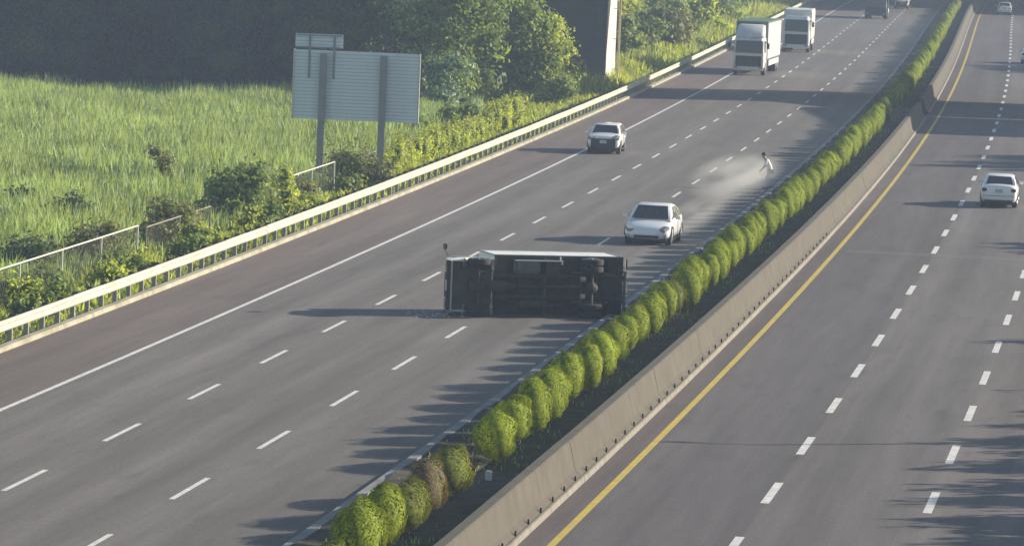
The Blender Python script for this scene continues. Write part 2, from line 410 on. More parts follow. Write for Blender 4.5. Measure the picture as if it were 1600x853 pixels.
# ---- the clipped hedge bushes of the median
def bush_mesh(seed, m, hgt=1.2, rx=1.2, ry=.5, n=6500, leaf=.032):
    rs = np.random.RandomState(seed)
    v = sphere_pts(n, rs)
    e = .62   # super-ellipsoid: upright flanks, domed top
    sv = np.sign(v)*np.abs(v)**np.array([.62, .9, .72]); sv /= (np.abs(sv)**2).sum(1)[:, None]**.5
    v = v*.35+sv*.65; R = lump(v, seed, 3.0, .12)*lump(v, seed+500, 9, .045)*rs.uniform(.9, 1.05, n)
    P = v*R[:, None]*np.array([rx, ry, hgt/2])+np.array([0, 0, hgt/2+.12])
    P[:, 2] = np.maximum(P[:, 2], .12)
    P[:, 0] *= 1-.08*np.clip((P[:, 2]-.5)/.9, 0, 1)
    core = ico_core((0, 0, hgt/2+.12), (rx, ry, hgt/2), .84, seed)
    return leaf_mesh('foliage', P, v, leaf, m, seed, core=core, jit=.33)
BM = [bush_mesh(40+i, MT['bush'], 1.10+.06*(i % 3), 1.12+.05*(i % 4), .42+.03*(i % 2)) for i in range(7)]
BMo = [bush_mesh(60+i, MT['busho'], 1.06, 1.12, .42) for i in range(2)]
BMb = [bush_mesh(70, MT['bushb'], 1.10, 1.25, .39, n=5200)]
stem_me = MB().tube([(0, 0, -.1), (.02, 0, .3), (0, .02, .6)], [.05, .04, .02], 6).tube([(0, 0, .1), (.12, .05, .5)], [.03, .015], 5).tube([(0, 0, .1), (-.1, -.08, .5)], [.03, .015], 5).me('stem', MT['bark'])
GB = 'clipped bushes of the median hedge'
def bush(s, off, me, label, sc=1.0, rz=0):
    r = empty('hedge_bush', rp(s, off, .08), rz_along(s)+(math.pi if rz > 3.14 else 0)+.05*math.sin(rz*3), label, 'bush', GB); r.scale = (sc*(1.15 if s < 52 else 1), sc, sc*rb2.uniform(.96, 1.04))
    ob('foliage', me, r); ob('stem', stem_me, r); return r
rb2 = random.Random(21)
special = [
 (31.2, BM[0], 'green hedge bush cut by the bottom edge of the picture, nearest to the camera', .8),
 (34.4, BMo[0], 'small olive green hedge bush, lowest whole one in the picture', .82),
 (37.6, BM[1], 'broad yellow green hedge bush just above the smallest one at the bottom', 1.02),
 (40.4, BM[2], 'green hedge bush third from the bottom, below the olive one', 1.0),
 (43.3, BMo[1], 'olive hedge bush directly below the browned withered bush', .95),
 (46.2, BMb[0], 'withered brown and grey hedge bush, the only one without green leaves', 1.0),
 (49.4, BMo[0], 'half brown olive hedge bush just below the gap in the hedge', 1.0),
 (56.3, BM[3], 'large bright green hedge bush just above the gap with the stump', 1.06),
 (59.3, BM[4], 'bright green hedge bush second above the gap in the hedge', 1.04)]
for s, me, lab, sc in special: bush(s, 9.38, me, lab, sc, rb2.uniform(0, 6.28))
s = 62.0; i = 0
zones = [(95, 'clipped yellow green hedge bush between the median gap and the overturned truck'),
         (118, 'clipped yellow green hedge bush beside the overturned truck and the white braking car'),
         (165, 'clipped yellow green hedge bush between the white braking car and the person'),
         (240, 'small clipped hedge bush between the person and the viaduct shadow'),
         (9999, 'tiny far hedge bush beyond the viaduct shadow')]
ORD = ['third', 'fourth', 'fifth', 'sixth', 'seventh', 'eighth', 'ninth', 'tenth', 'eleventh', 'twelfth', 'thirteenth', 'fourteenth', 'fifteenth', 'sixteenth']; no = 0
while s < 545:
    if not (238 < s < 251):
        lab = next(l for e, l in zones if s < e)
        if s < 95 and no < len(ORD): lab = 'clipped yellow green hedge bush, %s one above the gap with the stump' % ORD[no]; no += 1
        me = BMo[i % 2] if rb2.random() < .06 else BM[rb2.randrange(7)]
        bush(s, 9.38+rb2.uniform(-.12, .12), me, lab, rb2.uniform(.92, 1.1), rb2.uniform(0, 6.28))
    s += rb2.uniform(2.5, 2.85); i += 1
# stump in the gap
st = empty('hedge_stump', rp(52.8, 9.3, .1), 0, 'leafless dark twiggy stump in the gap of the median hedge', 'stump')
mb = MB(); r_ = random.Random(2)
for k in range(16):
    a = r_.uniform(0, 6.28); e = r_.uniform(.05, .28); h = r_.uniform(.5, .95)
    mb.tube([(0, 0, 0), (e*.5*math.cos(a), e*.5*math.sin(a), h*.5), (e*math.cos(a), e*math.sin(a), h)], [.025, .015, .006], 5)
mb.build('twigs', MT['bark'], st)
rk = MB().box((.45, -.1, .1), (.16, .1, .3), .03).build('marker_stub', MT['concw'], st)
# low weeds on the bed
def blades(name, pts, hts, wd, m, seed, lean=.35, seg=2):
    rs = np.random.RandomState(seed); n = len(pts); a = rs.uniform(0, 2*np.pi, n); b = rs.uniform(0, 2*np.pi, n)
    w_ = np.stack([np.cos(a), np.sin(a), 0*a], -1)*(wd*rs.uniform(.6, 1.4, n))[:, None]
    ld = np.stack([np.cos(b), np.sin(b), 0*b], -1)*(hts*lean*rs.uniform(.1, 1.3, n))[:, None]
    up = np.stack([0*a, 0*a, hts], -1); P = np.asarray(pts)
    V = np.empty((n, 5, 3)); V[:, 0] = P-w_/2; V[:, 1] = P+w_/2; V[:, 2] = P+up*.55+ld*.35+w_*.45; V[:, 3] = P+up*.55+ld*.35-w_*.45; V[:, 4] = P+up*.97+ld
    me = bpy.data.meshes.new(name); me.vertices.add(n*5); me.vertices.foreach_set('co', V.ravel().astype(np.float32))
    base = (np.arange(n)*5)[:, None]; q = (base+np.array([0, 1, 2, 3, 3, 2, 4])).ravel(); me.loops.add(len(q)); me.loops.foreach_set('vertex_index', q.astype(np.int32))
    tot = np.tile([4, 3], n); st_ = np.concatenate([[0], np.cumsum(tot)[:-1]]); me.polygons.add(2*n)
    me.polygons.foreach_set('loop_start', st_.astype(np.int32)); me.polygons.foreach_set('loop_total', tot.astype(np.int32))
    me.materials.append(m); me.update(calc_edges=True); return me
rs = np.random.RandomState(4)
pts = [];
for k in range(9000):
    s_ = rs.uniform(28, 330); o_ = rs.choice([rs.uniform(7.7, 10.6), rs.normal(9.5, .4)])
    if rs.rand() < .5+.5*math.sin(s_*.35): pts.append(rp(s_, o_, .08)[:])
tag(ob('bed_weeds', blades('bed_weeds', pts, rs.uniform(.05, .16, len(pts)), .03, MT['weed'], 4)), 'short weeds and grass tufts growing in the dark median bed', 'weeds', kind='stuff')

# ------------------------------------------------------------------ left side vegetation
# field of tall grass
rs = np.random.RandomState(9); N_ = 150000
yy = 120+178*np.sqrt(rs.uniform(0, 1, N_)); xl = -.125*yy-1
# right boundary = a line 3.3 m beyond the kerb side fence
sg = np.arange(0, 420, 4.0); fx = np.array([rp(q, -11.2)[0] for q in sg]); fy = np.array([rp(q, -11.2)[1] for q in sg])
xr = np.interp(yy, fy, fx); xr = np.where(yy > 262, np.minimum(xr, -1.5-(yy-262)*.02), xr); xx = xl+(xr-xl)*rs.uniform(0, 1, N_)
cl = np.sin(xx*.9+np.sin(yy*.31)*2)*np.sin(yy*.23+np.sin(xx*.5)*1.5)
cl2 = np.sin(xx*.37+1.3)*np.sin(yy*.11+.6)
keep = rs.uniform(0, 1, N_) < .72+.28*cl
xx, yy, cl, cl2 = xx[keep], yy[keep], cl[keep], cl2[keep]
edge = np.clip((np.interp(yy, fy, fx)-xx)/3.5, 0, 1)
ht = (1.35+.25*cl+.2*cl2+rs.uniform(-.35, .6, len(xx)))*(.45+.55*edge)
P = np.stack([xx, yy, -1.15+.55*(1-edge)], -1)
tag(ob('tall_grass', blades('tall_grass', P, ht, .11, MT['grass'], 10, lean=.3)), 'wide field of tall green grass beyond the fence', 'grass', kind='stuff')
# verge weeds between guardrail and fence, and on the far bank
P = []; H_ = []
for k in range(60000):
    u_ = rs.uniform(0, 1); s_ = 60+520*u_**1.0
    if s_ < 235: o_ = rs.uniform(-12.6, -7.45)
    else: o_ = -7.45-rs.uniform(0, 1)**1.3*min(34, 6+(s_-235)*.25)
    z_ = zter(s_, o_); P.append((*rp(s_, o_, z_)[:2], z_-.03)); d_ = -7.4-o_
    H_.append(rs.uniform(.2, .6)*min(1, .35+d_*.3)*(1.0+.5*math.sin(s_*.21)*math.sin(o_*1.3)+(.5 if s_ > 260 else 0)))
tag(ob('verge_grass', blades('verge_grass', np.array(P), np.array(H_), .10, MT['weed'], 12, lean=.6)), 'rough yellow green grass and weeds on the roadside verge', 'grass', kind='stuff')

def plant(name, label, loc, blobs, m, leaf, dens, seed, cat='shrub', trunk=None, group=None, jit=.7, coreF=.72):
    """blobs = [(x,y,z,rx,ry,rz)...] relative to the base"""
    r = empty(name, loc, 0, label, cat, group); rs = np.random.RandomState(seed); P = []; Nn = []; CV = []; CF = []
    for bi, (x, y, z, rx, ry, rz_) in enumerate(blobs):
        n = int(dens*(rx*ry+ry*rz_+rx*rz_)*4); v = sphere_pts(n, rs); R = lump(v, seed+bi*7, 3.5, .3)*(1-.45*rs.uniform(0, 1, n)**2.2)*1.08
        p = v*R[:, None]*np.array([rx, ry, rz_])+np.array([x, y, z]); k = p[:, 2] > .02
        P.append(p[k]); Nn.append((v+np.array([0, 0, .35]))[k])
        cv, cf = ico_core((x, y, z), (rx, ry, rz_), coreF*.85, seed+bi*7); o = sum(len(c) for c in CV)
        CV.append(cv); CF += [[i+o for i in f] for f in cf]
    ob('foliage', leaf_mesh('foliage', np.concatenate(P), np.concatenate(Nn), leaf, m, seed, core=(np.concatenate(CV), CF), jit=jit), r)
    mb = MB(); rt = random.Random(seed)
    if trunk:
        h, rd = trunk; mb.tube([(0, 0, -.4), (rt.uniform(-.1, .1), 0, h*.5), (rt.uniform(-.2, .2), rt.uniform(-.2, .2), h)], [rd, rd*.8, rd*.55], 8)
        for (x, y, z, rx, ry, rz_) in blobs[:8]: mb.tube([(0, 0, h*.8), (x*.5, y*.5, (h+z)*.5), (x, y, z)], [rd*.5, rd*.33, rd*.12], 6)
        mb.build('trunk', MT['bark'], r)
    else:
        for (x, y, z, rx, ry, rz_) in blobs[:6]: mb.tube([(x*.3, y*.3, -.2), (x*.7, y*.7, z*.5), (x, y, z)], [.05, .035, .012], 5)
        mb.build('stems', MT['bark'], r)
    return r
def blobset(seed, n, R, H, base=.5, top=1.0, r0_=.4):
    rt = random.Random(seed); out = []
    for i in range(n):
        a = rt.uniform(0, 6.28); t = (i+.5)/n; rr = R*math.sqrt(rt.random())*(1-.45*t); z = base+(H-base)*t*top
        k = r0_*R*rt.uniform(.75, 1.25); out.append((rr*math.cos(a), rr*math.sin(a), z-k*.3, k, k, k*rt.uniform(.65, .9)))
    return out
def zl(x, y):  # terrain height under a point left of the road
    s_ = y-60; b = min(((rp(q, 0)-Vector((x, y, 0))).length, q) for q in np.arange(s_-15, s_+25, 2.0))[1]
    t = rth(b); v = Vector((x, y, 0))-rp(b, 0); o = v.x*math.cos(t)-v.y*math.sin(t)
    return zter(b, min(o, -7.3))
def shrub(x, y, R, H, mt, label, seed, leaf=.09, dens=60, n=7, base=.25, **k):
    return plant('shrub', label, (x, y, zl(x, y)), blobset(seed, n, R, H, base, r0_=.52), MT[mt], leaf, dens, seed, **k)
shrub(-10.9, 195.5, 1.55, 2.2, 'leafm', 'bushy green shrub with big glossy leaves on the fence line, left of the yellow one', 101, leaf=.12)
shrub(-9.5, 199.0, .8, 2.0, 'leafy', 'bright yellow leaved shrub at the right end of the green fence shrub', 102)
shrub(-15.2, 214, .75, 2.6, 'leafo', 'narrow brownish clump standing alone in the middle of the grass field', 103)
shrub(-14.2, 171.2, 1.35, 1.6, 'leafo', 'olive brown scrub tangled in the mesh fence, left of the middle', 104)
shrub(-15.3, 153.5, .9, .9, 'leafy', 'yellow green weedy bush at the left edge in front of the fence', 105)
shrub(-12.5, 180.5, 1.2, 1.8, 'leafo', 'dull brownish bush behind the end of the pale top rail', 106)
shrub(-11.9, 184.5, .6, .9, 'leafy', 'low yellow green bush between guardrail and broken fence', 107)
shrub(-6.9, 216.5, 1.7, 1.6, 'leafo', 'olive brown shrub at the foot of the sign posts', 108)
shrub(-17.2, 188, 1.2, 2.0, 'leafd', 'dark green clump in the field behind the left fence', 109)
shrub(-19.6, 196, 1.1, 1.8, 'leafd', 'dark low clump in the field near the left edge', 111)
shrub(-12.9, 161.0, .7, .8, 'leafy', 'yellow green bush in front of the second pale fence post', 112)
shrub(-13.6, 226, .6, 1.4, 'leafm', 'green clump in the grass between dark clump and sign', 113)
shrub(-16.3, 166, 1.4, 1.6, 'leafd', 'dark green scrub behind the fence above the left edge', 114)
shrub(-9.0, 207, .8, 1.0, 'leafo', 'low brown green scrub right of the yellow shrub', 115)
shrub(-8.9, 209, .7, .9, 'leafm', 'low green bush under the short bent white rail', 116)
shrub(-3.2, 270, 1.2, 1.9, 'leafm', 'rounded green shrub with pale flowers behind the vine fence', 117, leaf=.13)
shrub(-5.6, 262, 1.3, 1.6, 'leafm', 'green shrub just right of the sign edge', 118)
shrub(-.8, 291, 1.0, 1.1, 'leafy', 'yellow green bush at the far end of the vine fence', 119)
shrub(2.2, 303, 1.3, 1.7, 'leafm', 'green bush at the foot of the tree by the wall corner', 120)
rt = random.Random(77)
for k in range(26):
    s_ = 84+k*3.3+rt.uniform(-1, 1); o_ = rt.uniform(-11.6, -9.0); c = rp(s_, o_); mt_ = rt.choice(['leafm', 'leafo', 'leafy', 'leafy', 'leafm'])
    shrub(c.x, c.y, rt.uniform(.6, 1.0), rt.uniform(.6, 1.15), mt_, 'low roadside scrub bush growing through the fence beside the grass field', 700+k, n=5, dens=45, group='low scrub along the fence')
# dark trees standing in the shade of the viaduct wall
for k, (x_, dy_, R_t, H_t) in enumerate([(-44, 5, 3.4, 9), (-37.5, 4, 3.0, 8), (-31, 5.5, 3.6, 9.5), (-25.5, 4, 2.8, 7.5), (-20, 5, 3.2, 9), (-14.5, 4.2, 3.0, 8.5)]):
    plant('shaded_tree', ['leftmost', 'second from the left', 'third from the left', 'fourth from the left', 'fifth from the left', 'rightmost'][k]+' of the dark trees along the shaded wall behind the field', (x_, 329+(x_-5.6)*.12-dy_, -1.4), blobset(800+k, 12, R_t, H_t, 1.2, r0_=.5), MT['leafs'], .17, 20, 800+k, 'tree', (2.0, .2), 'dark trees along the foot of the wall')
# vine curtains over the far fence
GV = 'vine curtains on the roadside fence'
for i, (s_, hh) in enumerate([(164, 1.0), (166.5, 1.3), (169, 1.5), (172, 1.6), (175, 1.55), (178.5, 1.4), (182, 1.6), (185, 1.65), (188, 1.5), (191, 1.6), (194, 1.35), (197, 1.5), (200.5, 1.3), (203.5, 1.6), (207, 1.65), (210, 1.7), (213, 1.75), (216, 1.75), (219, 1.8)]):
    c = rp(s_, -10.25); rt = random.Random(i)
    bl = [(rt.uniform(-.25, .25), k*.55-1.1, hh*rt.uniform(.35, .8), .28, .5, hh*.42) for k in range(5)]
    plant('vine_curtain', 'yellow green vine hanging over the mesh fence right of the sign', (c.x, c.y, zter(s_, -10.25)), bl, MT['leafy'], .07, 90, 300+i, 'vine', None, GV)
# trees behind the fence
def tree(x, y, R, H, mt, label, seed, leaf=.16, dens=26, n=12, tr=(2.2, .18), base=1.5, name='tree'):
    return plant(name, label, (x, y, zl(x, y)), blobset(seed, n, R, H, base, r0_=.42), MT[mt], leaf, dens, seed, 'tree', tr)
tree(-4.0, 300, 3.4, 8.8, 'leafm', 'tall green tree rising out of the picture right of the sign', 201, n=16, base=2.5)
tree(-9.6, 302, 3.2, 8.5, 'leafd', 'dark shaded tree behind the right half of the sign', 202, n=14, base=3)
tree(-4.4, 287, 1.7, 4.2, 'leaft', 'small bluish green round tree right of the sign panel', 203, n=9, base=1.6, tr=(1.2, .1), leaf=.13, dens=40)
tree(-.6, 311, 2.7, 6.6, 'leafm', 'green tree with lit crown between the tall tree and the wall corner', 204, n=12, base=1.2)
tree(2.0, 312, 2.1, 4.9, 'leafy', 'lower yellow green tree nearest to the dark wall corner', 205, n=11, base=.9, tr=(1.2, .12), leaf=.14, dens=34)
tree(-1.6, 318, 2.6, 7.6, 'leafm', 'rounded tree behind the lit crown, touching the picture top', 206, n=12, base=2)
# bank right of the wall: scrub
rt = random.Random(44); bank = []
lab_bank = ['green scrub bush on the bank right of the white wall edge', 'green scrub bush on the bank behind the far guardrail', 'yellow green scrub bush on the far bank at the picture top']
for k in range(46):
    s_ = 300+k*5.2+rt.uniform(-2, 2); q = rt.random()
    o_ = -11.2-q*(5+(s_-300)*.085); c = rp(s_, o_)
    mt_ = rt.choice(['leafm', 'leafm', 'leafy', 'leafo'])
    plant('bank_bush', 'leafy scrub bush among the green bushes on the bank above the far guardrail', (c.x, c.y, zter(s_, o_)), blobset(500+k, 6, rt.uniform(1.4, 2.5), rt.uniform(1.8, 3.4)+q*1.3, .4, r0_=.55), MT[mt_], .2, 16, 500+k, 'bush', None, 'scrub bushes on the far bank')

# ------------------------------------------------------------------ mesh fence
MT['fence'] = mat('old_white_fence_pipe', (.62, .62, .56), .6, var=.12, scale=4)
MT['fenced'] = mat('rusted_fence_pipe', (.24, .22, .18), .7, var=.2, scale=4)
fe = empty('mesh_fence', rp(100, -10.7, 0), 0, 'old chain link fence with pale pipe rail between verge and grass field', 'fence')
def fpt(s_, z): c = rp(s_, -10.75); return Vector((c.x, c.y, zter(s_, -10.75)+z))
def frun(s0, s1, step, top, m, mesh_too=True, drop=0):
    s_ = s0; prev = None
    while s_ <= s1+.01:
        h = top-drop*(s_-s0)/max(1, s1-s0)
        MB().cyl(fpt(s_, -.4), fpt(s_, h), .035, n=8).build('post', m, fe).location = -fe.location
        if prev is not None:
            MB().cyl(fpt(prev[0], prev[1]), fpt(s_, h), .028, n=8).build('top_rail', m, fe).location = -fe.location
            mb = MB(); L_ = s_-prev[0]; nd = int(L_/.28)
            for q in range(-4, nd+1):
                for sg_ in (1, -1):
                    a = q*.28; b = a+1.0
                    a2, b2 = max(a, 0), min(b, L_)
                    if b2-a2 < .1: continue
                    za, zb_ = (a2-a)/1.0*h, (b2-a)/1.0*h
                    if sg_ < 0: za, zb_ = h-za, h-zb_
                    mb.cyl(fpt(prev[0]+a2, za), fpt(prev[0]+b2, zb_), .005, n=3, cap=False)
            mb.build('wire_mesh', MT['fenced'], fe).location = -fe.location
        prev = (s_, h); s_ += step
frun(70, 112, 6.0, 1.45, MT['fence']); frun(113.5, 125.5, 6, 1.3, MT['fenced']); frun(136.5, 154.5, 6, 1.45, MT['fence']); frun(156, 222, 6, 1.3, MT['fenced'])

# ------------------------------------------------------------------ road sign seen from behind
sg_c = Vector((-7.25, 221.5)); sgz = zter(161, -11)
sn = empty('road_sign', (sg_c.x, sg_c.y, sgz), rad(-4), 'large roadside direction sign seen from the back, grey planks on two steel posts', 'sign')
zb0, zt0 = 2.45-sgz, 5.52-sgz; Wd = 5.55; npl = 20; ph = (zt0-zb0)/npl
pl = MB().box((0, 0, 0), (Wd, .04, ph-.018), .008).box((0, .012, ph/2-.012), (Wd, .06, .018)).me('plank', MT['galvp'])
for k in range(npl): ob('plank', pl, sn, Vector((0, 0, zb0+ph*(k+.5))))
MB().box((0, -.03, (zb0+zt0)/2), (Wd-.02, .012, zt0-zb0-.02)).build('sign_face', mat('green_sign_face', (.02, .16, .07), .4, var=.05), sn).location.y = .09
mb = MB()
for x_ in (-Wd/2-.03, Wd/2+.03): mb.box((x_, .0, (zb0+zt0)/2), (.06, .14, zt0-zb0+.04), .01)
mb.build('side_trim', MT['concw'], sn)
for x_ in (-1.48, 1.22): 
    p_ = MB().box((x_, -.17, (zt0-.12)/2-.5), (.30, .03, zt0+.88), .004).box((x_, -.30, (zt0-.12)/2-.5), (.30, .03, zt0+.88), .004).box((x_, -.235, (zt0-.12)/2-.5), (.03, .10, zt0+.88))
    p_.build('post', MT['steeld'], sn)
for x_ in (-2.12, -1.02): MB().box((x_, -.055, zt0-.28), (.08, .06, 1.95), .008).build('strut', MT['steeld'], sn)
Ws = 2.12; xs = -Wd/2+Ws/2
for k in range(4): MB().box((xs, 0, zt0+.16+k*.16), (Ws, .04, .147), .008).build('small_plank', MT['galvp'], sn)
MB().box((xs, .07, zt0+.4), (Ws-.02, .02, .62)).build('small_sign_face', mat('green_small_face', (.02, .16, .07), .4, var=.05), sn)
for z_ in (zt0+.12, zt0+.66): MB().box((xs, -.04, z_), (Ws, .04, .06), .006).build('cross_rail', MT['steeld'], sn)
for x_ in (-1.48, 1.22): MB().box((x_, -.23, .0), (.6, .6, .5), .03).build('footing', MT['conc'], sn)

# ------------------------------------------------------------------ viaduct: approach wall on the left, decks above the road
vd = empty('viaduct', (5.6, 330, 0), 0, 'tall shaded concrete viaduct wall behind the field with a sunlit white end', 'viaduct')
def wl(x, y, z): return Vector((x, y, z))-vd.location
A_ = Vector((5.6, 329.0)); sl_ = .12
def wallface(x): return A_.y+(x-A_.x)*sl_
x1 = A_.x; k = 0
rw = random.Random(6)
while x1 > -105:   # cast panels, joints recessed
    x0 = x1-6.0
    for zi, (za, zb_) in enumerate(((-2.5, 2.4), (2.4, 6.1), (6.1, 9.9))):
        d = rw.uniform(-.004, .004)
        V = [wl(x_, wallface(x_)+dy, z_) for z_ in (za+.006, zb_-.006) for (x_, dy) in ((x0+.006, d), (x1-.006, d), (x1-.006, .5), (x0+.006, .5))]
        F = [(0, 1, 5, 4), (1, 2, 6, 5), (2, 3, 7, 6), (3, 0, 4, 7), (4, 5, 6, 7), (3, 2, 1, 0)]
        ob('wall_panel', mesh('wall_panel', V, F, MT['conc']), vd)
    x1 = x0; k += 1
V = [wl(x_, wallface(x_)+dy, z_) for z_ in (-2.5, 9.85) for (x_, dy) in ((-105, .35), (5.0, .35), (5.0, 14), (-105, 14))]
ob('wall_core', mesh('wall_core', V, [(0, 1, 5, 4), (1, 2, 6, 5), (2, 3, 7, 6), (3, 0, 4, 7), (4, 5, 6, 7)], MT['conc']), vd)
# end wall facing the road, rounded nose; sunlight put into its paler concrete
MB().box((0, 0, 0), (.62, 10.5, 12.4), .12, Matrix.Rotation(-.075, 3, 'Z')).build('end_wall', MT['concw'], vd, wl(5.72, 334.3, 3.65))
MB().cyl(wl(6.5, 332.0, -1), wl(6.5, 332.0, 9.9), .07, n=10).build('drain_pipe', mat('tan_drain_pipe', (.5, .42, .28), .6), vd)
MB().box(wl(5.0, 328.9, 4.9), (.28, .22, .5), .02).box(wl(5.05, 328.9, 4.2), (.22, .2, .3), .02).box(wl(5.0, 328.9, 3.4), (.28, .22, .25), .02).build('junction_box', mat('grey_box', (.12, .13, .15), .6), vd)
for z_ in (1, 3, 5, 7, 9): MB().box(wl(6.3, 332.0, z_), (.5, .06, .05)).build('pipe_clamp', MT['galv'], vd)
SH = Vector((-sdir.x/sdir.z, -sdir.y/sdir.z))
def deck(name, shadow, z0, z1, m):  # outline worked back along the sun from the wanted shadow
    P = [Vector((x_-SH.x*z0, y_-SH.y*z0)) for x_, y_ in shadow]; n = len(P)
    V = [wl(p.x, p.y, z_) for z_ in (z0, z1) for p in P]
    F = [tuple(range(n-1, -1, -1)), tuple(range(n, 2*n))]+[(i, (i+1) % n, n+(i+1) % n, n+i) for i in range(n)]
    o = ob(name, mesh(name, V, F, m), vd); return o
deck('deck', [(-128, 296), (7.5, 311.6), (19, 316.5), (24, 308.6), (60, 310.5), (140, 313), (140, 336), (60, 332), (29, 330.6), (21, 334), (7.9, 327.8), (-128, 310)], 10.0, 11.2, MT['conc'])
deck('unseen_shadow_deck', [(21.0, 309.5), (22.0, 286), (30, 286.5), (140, 293), (140, 312), (30, 306.9), (23.2, 306.8), (22.2, 311)], 9.2, 10.6, MT['conc'])  # unseen deck, added and shaped to throw the second shadow band
for (x_, y_) in ((50, 318), (90, 322), (52, 298), (90, 303)): MB().lathe([(1.0, -2.5), (1.0, 9.0), (1.5, 9.6), (1.5, 9.9)], wl(x_, y_, 0), 'Z', 20).build('column', MT['conc'], vd)
# second overpass further on: only its shadow reaches the picture
ov = empty('far_overpass', (60, 640, 0), 0, 'far overpass crossing above the picture, its shadow darkens the road at the top edge', 'overpass')
sh2 = [(8, 535), (30, 550), (37.5, 556), (42, 582), (45, 588), (58, 572), (67, 574), (150, 590), (150, 720), (60, 700), (10, 640)]; z0, z1 = 9, 10.4
P = [Vector((x_-SH.x*z0, y_-SH.y*z0)) for x_, y_ in sh2]; n = len(P)
V = [Vector((p.x, p.y, z_))-ov.location for z_ in (z0, z1) for p in P]
ob('deck', mesh('deck', V, [tuple(range(n-1, -1, -1)), tuple(range(n, 2*n))]+[(i, (i+1) % n, n+(i+1) % n, n+i) for i in range(n)], MT['conc']), ov)
for (x_, y_) in ((104, 640), (140, 650)): MB().cyl((x_-60, y_-640, -2.5), (x_-60, y_-640, 9.2), 1.1, n=16).build('column', MT['conc'], ov)

# ------------------------------------------------------------------ right verge: guardrail, trees and posts (they cast the shadows on the right)
gr2 = empty('guardrail', rp(60, 26.6, 0), 0, 'steel guardrail along the right hand verge outside the picture', 'guardrail')
for s_ in np.arange(20, 400, 4.0):
    V, F = prism([(26.55-a, z_-.2) for a, z_ in wprof], s_, s_+4.0); ob('rail_beam', mesh('rail_beam', to_local(V, gr2), F, MT['rail']), gr2)
    o = ob('post', post_me, gr2, rp(s_, 26.75, -.2)-gr2.location); o.rotation_euler = (0, 0, rz_along(s_))
KA = (math.cos(SUN_AZ)*math.cos(rth(80))-math.sin(SUN_AZ)*math.sin(rth(80)))/math.tan(SUN_EL)
KB = (math.cos(SUN_AZ)*math.sin(rth(80))+math.sin(SUN_AZ)*math.cos(rth(80)))/math.tan(SUN_EL)
def rtree(s_tip, off_tip, off_base, R, seed, mt_='leafm', slim=False):
    h = (off_base-off_tip)/KA; s_ = s_tip+KB*h; c = rp(s_, off_base)
    bl = blobset(seed, 9, R, h-.3, 1.2 if not slim else .8, r0_=.45)
    plant('roadside_tree', 'tree on the right verge outside the picture, its shadow falls on the right lanes', (c.x, c.y, -.6), [(x_, y_, z_, a, b, c_) for x_, y_, z_, a, b, c_ in bl], MT[mt_], .2, 16, seed, 'tree', (1.5, .14), 'trees on the right verge')
rt = random.Random(12)
for s_, o_ in [(38, 19.4), (41, 18.3), (44.5, 19.0), (47.5, 18.0), (51, 19.2), (54, 18.6), (58, 19.8), (61.5, 19.0), (65, 20.2), (68, 18.9), (71.5, 19.6), (76, 20.6), (81, 21.2)]: rtree(s_, o_-.5, 31.5+rt.uniform(-1, 1), 2.3, int(s_*10)); rtree(s_+1.7, o_+1.3, 29.6+rt.uniform(-.5, .5), 1.6, int(s_*10)+3)
for s_, o_ in [(96, 18.6), (88.5, 20.6), (112, 20.5), (137.5, 16.2), (140, 17.2), (158, 20), (194, 12.6), (197.5, 14.4), (201, 16.0), (204.5, 14.0), (207.5, 16.8), (213, 17.0), (340, 12.2), (345, 12.6), (342.5, 12.4), (337, 12.8), (335, 13.4), (332, 14.5), (330, 16), (348, 14), (139, 16.8), (142, 18.0), (136, 18.2), (199, 14), (203, 15)]:
    rtree(s_-2, o_+2, 31+rt.uniform(-.6, .6), 1.6, int(s_*10)+9)
    rtree(s_, o_, 32+rt.uniform(-.6, .6), 1.9 if s_ < 190 else 2.6, int(s_*10)+7)
def lamp(s_tip, off_tip, off_base, label):
    h = (off_base-off_tip)/KA; c = rp(s_tip+KB*h, off_base)
    r = empty('lamp_post', (c.x, c.y, -.4), rz_along(s_tip), label, 'lamp post')
    MB().lathe([(.12, 0), (.10, h*.5), (.06, h+.2)], (0, 0, 0), 'Z', 12).build('pole', MT['galv'], r)
    MB().tube([(0, 0, h+.1), (0, .5, h+.35), (0, 1.1, h+.4)], .035, 8).build('arm', MT['galv'], r)
    MB().box((0, 1.3, h+.38), (.22, .6, .12), .04).build('lamp_head', MT['galv'], r)
lamp(65.4, 14.5, 31, 'lamp post outside the picture whose thin shadow crosses the right lanes')
lamp(434, 15.5, 32, 'distant lamp post outside the picture near the far right lanes')

# ------------------------------------------------------------------ vehicles
MT['white'] = mat('white_car_paint', (.88, .88, .90), .3, var=.03, scale=2, coat=.6)
MT['whitem'] = mat('white_truck_paint', (.74, .75, .76), .45, var=.06, scale=2, coat=.2, dirt=((.5, .48, .44), 1.5, .35))
MT['glass'] = mat('dark_window_glass', (.035, .038, .045), .08, var=.1, spec=.8)
MT['black'] = mat('black_plastic', (.025, .025, .028), .5, var=.2)
MT['tyre'] = mat('tyre_rubber', (.025, .025, .025), .85, var=.2, scale=10)
MT['rim'] = mat('alloy_rim', (.45, .46, .48), .35, metal=.7)
MT['redl'] = mat('red_tail_lamp', (.09, .012, .015), .25, spec=.7)
MT['lampc'] = mat('clear_lamp_lens', (.30, .31, .33), .15, spec=.8)
MT['chas'] = mat('grimy_chassis_steel', (.038, .036, .035), .75, var=.35, scale=3, dirt=((.07, .062, .052), 2.5, .7))
MT['chasl'] = mat('light_grey_chassis', (.11, .12, .125), .65, var=.25, scale=3, dirt=((.09, .08, .07), 3, .6))
MT['plate'] = mat('number_plate', (.5, .5, .5), .5)
MT['greenbox'] = mat('green_box_paint', (.10, .17, .13), .55, var=.1, scale=1)
